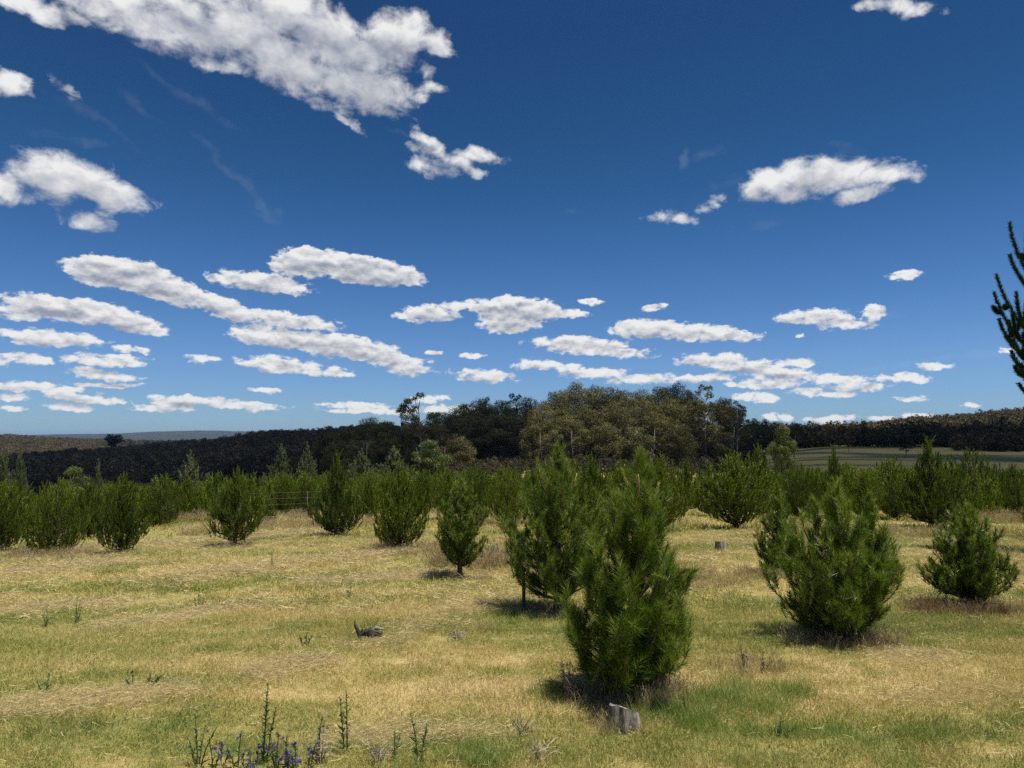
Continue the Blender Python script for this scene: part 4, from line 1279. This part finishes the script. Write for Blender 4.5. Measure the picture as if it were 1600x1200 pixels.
for k in range(26):      # the rest of the crown, beyond the edge
    a = rgp.uniform(-1.9, 1.9); z = rgp.uniform(.7, 4.9); rr_ = (1.25 - z * .19) * rgp.uniform(.8, 1.1)
    dirx, diry = math.cos(a), math.sin(a)
    p0 = np.array([0, 0, z]); p2 = np.array([dirx * rr_, diry * rr_, z + .75]); p1 = np.array([dirx * rr_ * .85, diry * rr_ * .85, z + .1])
    B = Bag(); pa = bez(p0, p1, p2, 9); foxtail(B, pa, .02, rgp, 500)
    for q in range(4):
        s0 = pa[3 + q]; tt_ = s0 + np.array([rgp.normal() * .2, rgp.normal() * .2, .4]); foxtail(B, bez(s0, s0 * .5 + tt_ * .5 + [0, 0, -.05], tt_, 5), .006, rgp, 200)
    obj('bough', B.mesh('bough', [M_pine_dark, M_twig]), tp)
B = Bag(); foxtail(B, [(0, 0, HT_ - .7), (0, .02, HT_)], .02, rgp, 400); obj('leader_shoot', B.mesh('leader_shoot', [M_pine_dark, M_twig]), tp)

# ------------------------------------------------------------------ stumps, fallen wood, dead stalks


def stump(px, py, wpx, hpx, label, seed, mat, slant=.35, roots=True, split=True):
    g = ground_at(px, py); m = g.y / F_PX; rad = wpx * m / 2; hh = hpx * m
    rg = np.random.default_rng(seed)
    t = thing('tree_stump', label, 'tree stump', (g.x, g.y, g.z - .01), rg.uniform(0, 1))
    ns, nl = 28, 10
    th = np.arange(ns) / ns * 2 * PI
    ridge = 1 + .13 * np.sin(th * 3 + seed) + .10 * np.sin(th * 7 + 1) + .12 * rg.random(ns)
    V_ = []
    for i in range(nl):
        f = i / (nl - 1)
        rr_ = rad * ridge * (1.22 - .35 * f ** .6) * (1 + .03 * rg.random(ns))
        z = hh * f * (1 + .07 * f * (rg.random(ns) - .5) + slant * np.cos(th + 2.6) * f * .8) + .006 * rg.random(ns) * (i > 0)
        V_.append(np.stack([rr_ * np.cos(th), rr_ * np.sin(th) * .85, z], 1))
    V_ = np.concatenate(V_); T_ = []
    for i in range(nl - 1):
        for j in range(ns):
            p, q = i * ns + j, i * ns + (j + 1) % ns
            T_ += [(p, q, q + ns), (p, q + ns, p + ns)]
    B = Bag(); B.add(V_, T_)
    obj('bark', B.mesh('bark', [mat], smooth=True), t)
    # cut face, a little inset and cracked
    o_ = V_[-ns:]; c = o_.mean(0) + [0, 0, -.004]
    rings = [o_ * (1 - k / 6) + c * (k / 6) + np.stack([np.zeros(ns), np.zeros(ns), -.010 * np.sin(k * 1.3) * rg.random(ns)], 1) for k in range(6)]
    Vc = np.concatenate(rings + [c[None]]); Tc = []
    for k in range(5):
        for j in range(ns):
            p, q = k * ns + j, k * ns + (j + 1) % ns
            Tc += [(p, q, q + ns), (p, q + ns, p + ns)]
    Tc += [(5 * ns + j, 5 * ns + (j + 1) % ns, 6 * ns) for j in range(ns)]
    B = Bag(); B.add(Vc, Tc); obj('cut_face', B.mesh('cut_face', [M_deadwood]), t)
    if split:    # solid dark tubes standing in for shaded hollows between the root flares
        for sx_, sz in ((-.25, .28), (.45, .32)):
            B = Bag()
            Vk, Tk = tube([(sx_ * rad, -rad * 1.02, hh * .02), (sx_ * rad * 1.05, -rad * 1.0, hh * sz * .7), (sx_ * rad, -rad * .86, hh * sz * 1.6)], [rad * .20, rad * .22, rad * .03], 8)
            B.add(Vk, Tk); obj('rotten_hollow_shade', B.mesh('rotten_hollow_shade', [M_char], smooth=True), t)
    if roots:
        for k in range(4):
            a = -PI / 2 + (k - 1.5) * .8
            B = Bag()
            Vk, Tk = tube([(math.cos(a) * rad * .8, math.sin(a) * rad * .7, hh * .25), (math.cos(a) * rad * 1.25, math.sin(a) * rad * 1.1, hh * .08), (math.cos(a) * rad * 1.6, math.sin(a) * rad * 1.4, -.01)],
                          [rad * .22, rad * .17, rad * .06], 6, wob=.2, rg=rg)
            B.add(Vk, Tk); obj('root', B.mesh('root', [mat], smooth=True), t)
    return g


stump(974, 1137, 46, 31, 'pale grey cut stump with rotten hollows in front of the largest pine', 3, M_deadwood)
stump(1125, 862, 16, 16, 'small grey stump alone in the open grass below the widest pine', 4, M_deadwood, slant=.1, roots=False, split=False)

# charred log with an upright spike
g = ground_at(578, 1003); m = g.y / F_PX
t = thing('fallen_log', 'short charred log with an upright spike in open grass', 'log', g, 0, (1.15, 1.15, 1.3))
B = Bag(); Vt, Tt = tube([(-14 * m, 0, .02), (-6 * m, .01, .045), (4 * m, 0, .055), (16 * m, -.02, .05)], [.02, .032, .034, .018], 9, wob=.5, rg=rgg); B.add(Vt, Tt)
obj('log_body', B.mesh('log_body', [M_char]), t)
B = Bag(); Vt, Tt = tube([(-12 * m, 0, .03), (-15 * m, 0, 9 * m), (-20 * m, 0, 19 * m), (-21 * m, 0, 24 * m)], [.022, .017, .010, .002], 7, wob=.4, rg=rgg); B.add(Vt, Tt)
obj('spike', B.mesh('spike', [M_char]), t)
B = Bag(); Vt, Tt = tube([(-12 * m, 0, .04), (-12 * m, .01, 10 * m), (-10.5 * m, .01, 15 * m)], [.014, .010, .002], 6, wob=.4, rg=rgg); B.add(Vt, Tt)
obj('snag', B.mesh('snag', [M_char]), t)
B = Bag(); Vt, Tt = tube([(0, -.01, .06), (8 * m, -.01, .095), (19 * m, -.02, .085)], [.012, .014, .006], 6, wob=.4, rg=rgg); B.add(Vt, Tt)
obj('bleached_strip', B.mesh('bleached_strip', [M_deadwood]), t)

# stake under the tall bright pine
g = ground_at(818, 956); m = g.y / F_PX
t = thing('wooden_stake', 'thin lichen-grey stake left of the tall bright pine trunk', 'stake', g)
B = Bag(); Vt, Tt = tube([(0, 0, -.05), (.003, 0, 25 * m), (-.002, 0, 72 * m)], [.019, .018, .015], 8, wob=.15, rg=rgg); B.add(Vt, Tt)
obj('stake_shaft', B.mesh('stake_shaft', [M_post], smooth=True), t)


def dead_plant(px, py, hpx, wpx, n, label, seed, lean=.35, name='dead_weed', leaves=0):
    g = ground_at(px, py); m = g.y / F_PX; rg = np.random.default_rng(seed)
    t = thing(name, label, 'dead plant', g)
    B = Bag(); L = Bag()
    for k in range(n):
        a = rg.random() * 6.28; h = hpx * m * rg.uniform(.45, 1); w = wpx * m * .5 * rg.random()
        p0 = np.array([rg.normal() * .015, rg.normal() * .015, -.01]); p2 = np.array([math.cos(a) * w, math.sin(a) * w * .6, h]); p1 = p2 * [.35, .35, .6] + rg.normal(size=3) * .01
        pa = bez(p0, p1, p2, 6)
        Vt, Tt = tube(pa, np.linspace(.003, .0012, 6), 3); B.add(Vt, Tt, 0, rg.random())
        for q in range(3):
            s0 = pa[2 + q]; e = s0 + rg.normal(size=3) * [.04, .04, .03] + [0, 0, .02]
            Vt, Tt = tube([s0, (s0 + e) / 2 + [0, 0, .005], e], [.0015, .0012, .0008], 3); B.add(Vt, Tt, 0, rg.random())
        if leaves:
            q = leaves; u = rg.random(q)
            Pp = np.stack([np.interp(u, np.linspace(0, 1, 6), pa[:, j]) for j in range(3)], 1)
            V_, T_ = blades(Pp, unit(rg.normal(size=(q, 3))), rg.uniform(.015, .05, q), np.full(q, .006), rg.normal(size=(q, 3)) * .8, rg)
            L.add(V_, T_, 0, np.repeat(rg.random(q), 5))
    obj('stems', B.mesh('stems', [M_greytwig]), t)
    if leaves: obj('withered_leaves', L.mesh('withered_leaves', [M_greytwig]), t)


dead_plant(893, 1098, 62, 40, 16, 'withered grey-brown bush at the left foot of the largest pine', 1, leaves=26, name='withered_bush')
dead_plant(1163, 1050, 46, 22, 12, 'small fan of pale dead stalks right of the largest pine', 2)
dead_plant(815, 1152, 40, 60, 12, 'dead twiggy weed in the bare patch left of the stump', 3)
dead_plant(840, 1190, 26, 70, 14, 'low spread of dead twigs near the lower edge of the meadow', 4)
dead_plant(715, 1000, 14, 50, 20, 'flattened grey dead weed in open grass right of the charred log', 5)
dead_plant(1050, 1100, 34, 34, 12, 'dry stalks at the right foot of the largest pine', 6)
dead_plant(500, 1192, 36, 60, 16, 'pale dry stalks behind the purple flowers', 8)
dead_plant(590, 1196, 30, 60, 16, 'pale dry stalks right of the purple flowers', 9)


def weed(px, py, hpx, label, seed, flowers=0, stems=3, leafy=26, spread=.03, name='tall_weed'):
    """upright leafy stalks; some carry purple blossoms"""
    g = ground_at(px, py); m = g.y / F_PX; rg = np.random.default_rng(seed)
    t = thing(name, label, 'weed', g)
    for k in range(stems):
        h = hpx * m * (1 if k == 0 else rg.uniform(.45, .9)); a = rg.random() * 6.28
        off = np.array([math.cos(a), math.sin(a), 0]) * spread * (k > 0)
        p0 = off * .4; p2 = off * 1.8 + [rg.normal() * .015, rg.normal() * .015, h]
        pa = bez(p0 - [0, 0, .02], off * .9 + [0, 0, h * .5], p2, 8)
        B = Bag(); Vt, Tt = tube(pa, np.linspace(.0042, .0018, 8), 5); B.add(Vt, Tt, 0, .4)
        q = leafy; u = rg.random(q) ** .9
        Pp = np.stack([np.interp(u, np.linspace(0, 1, 8), pa[:, j]) for j in range(3)], 1)
        V_, T_ = blades(Pp, unit(rg.normal(size=(q, 3)) * [1, 1, .3] + [0, 0, 1.0]), (.05 - .033 * u) * rg.uniform(.7, 1.3, q), .010 - .005 * u, rg.normal(size=(q, 3)) * .5, rg)
        B.add(V_, T_, 0, np.repeat(rg.random(q), 5))
        st = obj('stem', B.mesh('stem', [M_weed]), t)
        for f_ in range(flowers if k < 3 else 0):
            fb = Bag(); uu = rg.uniform(.62, 1.0); c = np.array([np.interp(uu, np.linspace(0, 1, 8), pa[:, j]) for j in range(3)]) + rg.normal(size=3) * [.012, .012, .006]
            ax = unit(rg.normal(size=3) * [1, 1, .3] + [0, -.3, .5]); s1 = unit(np.cross(ax, [0.1, 0.2, 1])); s2 = np.cross(ax, s1)
            Vp = [c]; Tp = []
            for e in range(5):
                aa = e * 2 * PI / 5; o1 = c + ax * .011 + (s1 * math.cos(aa - .45) + s2 * math.sin(aa - .45)) * .0075; o2 = c + ax * .014 + (s1 * math.cos(aa) + s2 * math.sin(aa)) * .012
                o3 = c + ax * .011 + (s1 * math.cos(aa + .45) + s2 * math.sin(aa + .45)) * .0075
                b0 = len(Vp); Vp += [o1, o2, o3]; Tp += [(0, b0, b0 + 1), (0, b0 + 1, b0 + 2)]
            fb.add(Vp, Tp, 0, rg.random()); obj('blossom', fb.mesh('blossom', [M_flower]), st)
    return t


weed(412, 1192, 118, 'tallest thin weed stalk behind the purple flowers, at lower left', 1, 0, 3, 60)
weed(542, 1176, 92, 'dark slim twin weed stalk right of the purple flowers', 2, 0, 2, 50)
weed(652, 1196, 74, 'short stout weed stalk at the bottom, fourth from the left', 3, 0, 2, 44)
weed(616, 1194, 44, 'thin grey-green weed between the twin stalk and the stout stalk', 4, 0, 2, 24)
weed(308, 1199, 78, 'forked branching weed stalk at the left end of the flowers', 5, 1, 4, 20, .05)
weed(372, 1198, 56, 'leafy weed just left of the tallest stalk', 6, 2, 2, 24)
flw = [(332, 1199, 40), (345, 1190, 30), (392, 1199, 26), (432, 1196, 48), (446, 1190, 40), (462, 1192, 34), (428, 1199, 26), (450, 1199, 30), (496, 1180, 52), (486, 1196, 30),
       (380, 1199, 18), (458, 1200, 20), (402, 1190, 26)]
for k, (px, py, h) in enumerate(flw):
    weed(px, py + 6, h + 4, 'small purple-flowered wild plant among the flowers at lower left', 40 + k, 3, 2, 16, .025, 'purple_wildflower')['group'] = 'purple wildflowers at lower left'
weed(207, 1075, 26, 'single purple-tipped weed alone in the meadow at left', 61, 1, 2, 16, name='tall_weed')
for k, (px, py, h, lab) in enumerate([(73, 980, 30, 'left green weed of the pair in the left meadow'), (118, 978, 42, 'right, taller green weed of the pair in the left meadow'), (310, 955, 30, 'slim green weed in the middle left meadow'),
                                     (425, 890, 36, 'upright weed in the grass below the dark sapling'), (478, 1010, 20, 'small weed left of the charred log'), (547, 935, 18, 'small dark weed above the charred log'),
                                     (1190, 1050, 30, 'thin weed beside the pale fan of stalks'), (72, 1085, 28, 'dark weed in the lower left meadow'), (233, 1075, 22, 'small weed near the purple-tipped weed'),
                                     (1072, 1125, 34, 'grassy green weed below the right foot of the largest pine'), (1220, 1150, 22, 'small weed on the bright green grass patch')]):
    weed(px, py, h, lab, 70 + k, 0, 3, 22, .04)

# leafy rosette at the bottom
g = ground_at(762, 1192); rg = np.random.default_rng(5)
t = thing('leafy_weed', 'low bright green leafy rosette at the bottom centre', 'weed', g)
for k in range(26):
    a = rg.random() * 6.28; L_ = rg.uniform(.05, .11)
    B = Bag(); pr = []
    d = np.array([math.cos(a), math.sin(a), rg.uniform(.35, 1.1)]); d /= np.linalg.norm(d); sd = np.cross(d, [0, 0, 1]); sd /= np.linalg.norm(sd)
    o0 = np.array([rg.normal() * .05, rg.normal() * .035, 0])
    for u_, w_ in ((0, .002), (.3, .008), (.6, .012), (.85, .008), (1, .001)):
        c = o0 + d * L_ * u_ + np.array([0, 0, -.03 * u_ * u_]); pr += [c - sd * w_, c + [0, 0, -.003], c + sd * w_]
    Tt = []
    for i in range(4):
        for j in range(2):
            p = i * 3 + j; Tt += [(p, p + 1, p + 4), (p, p + 4, p + 3)]
    B.add(pr, Tt, 0, rg.random()); obj('leaf', B.mesh('leaf', [M_weed]), t)

# ------------------------------------------------------------------ wire fence crossing behind the first row
fx0, fx1 = at_range(395, 24.0), at_range(640, 27.0)
t = thing('wire_fence', 'thin wire fence glimpsed between pines behind the first rows', 'fence', fx0)
d_ = fx1 - fx0
nposts = 4
for k in range(nposts):
    f_ = k / (nposts - 1); x, y = d_.x * f_, d_.y * f_
    z = H1(fx0.x + x, fx0.y + y) - fx0.z
    B = Bag(); Vt, Tt = tube([(x, y, z - .2), (x, y, z + 1.02)], [.010, .010], 8); B.add(Vt, Tt)
    obj('post', B.mesh('post', [M_post], smooth=True), t)
for w_ in range(5):
    pa = []
    for k in range(13):
        f_ = k / 12; x, y = d_.x * f_, d_.y * f_
        pa.append((x, y - .05, H1(fx0.x + x, fx0.y + y) - fx0.z + .25 + w_ * .19 - .015 * math.sin(PI * ((f_ * 3) % 1))))
    B = Bag(); Vt, Tt = tube(pa, .0014, 4); B.add(Vt, Tt); obj('wire', B.mesh('wire', [M_wire]), t)

# ------------------------------------------------------------------ air
zmin = float(GZ.min()) - 1.0
zmax = float(max(GZ.max(), 30)) + 22
bm = bpy.data.meshes.new('haze')
S = 25600
vs = [(-S, -S, zmin), (S, -S, zmin), (S, S, zmin), (-S, S, zmin), (-S, -S, zmax), (S, -S, zmax), (S, S, zmax), (-S, S, zmax)]
bm.from_pydata(vs, [], [(0, 3, 2, 1), (4, 5, 6, 7), (0, 1, 5, 4), (1, 2, 6, 5), (2, 3, 7, 6), (3, 0, 4, 7)])
hm = bpy.data.materials.new('haze'); hm.use_nodes = True; hm.node_tree.nodes.clear()
Nh = NT(hm.node_tree)
pv = Nh.n('ShaderNodeVolumePrincipled')
pv.inputs['Color'].default_value = (0.30, 0.50, 0.85, 1)
pv.inputs['Density'].default_value = 4.5e-5
pv.inputs['Anisotropy'].default_value = 0.0
oh = Nh.n('ShaderNodeOutputMaterial'); Nh.link(pv.outputs[0], oh.inputs['Volume'])
bm.materials.append(hm)
obj('haze', bm, kind='stuff')
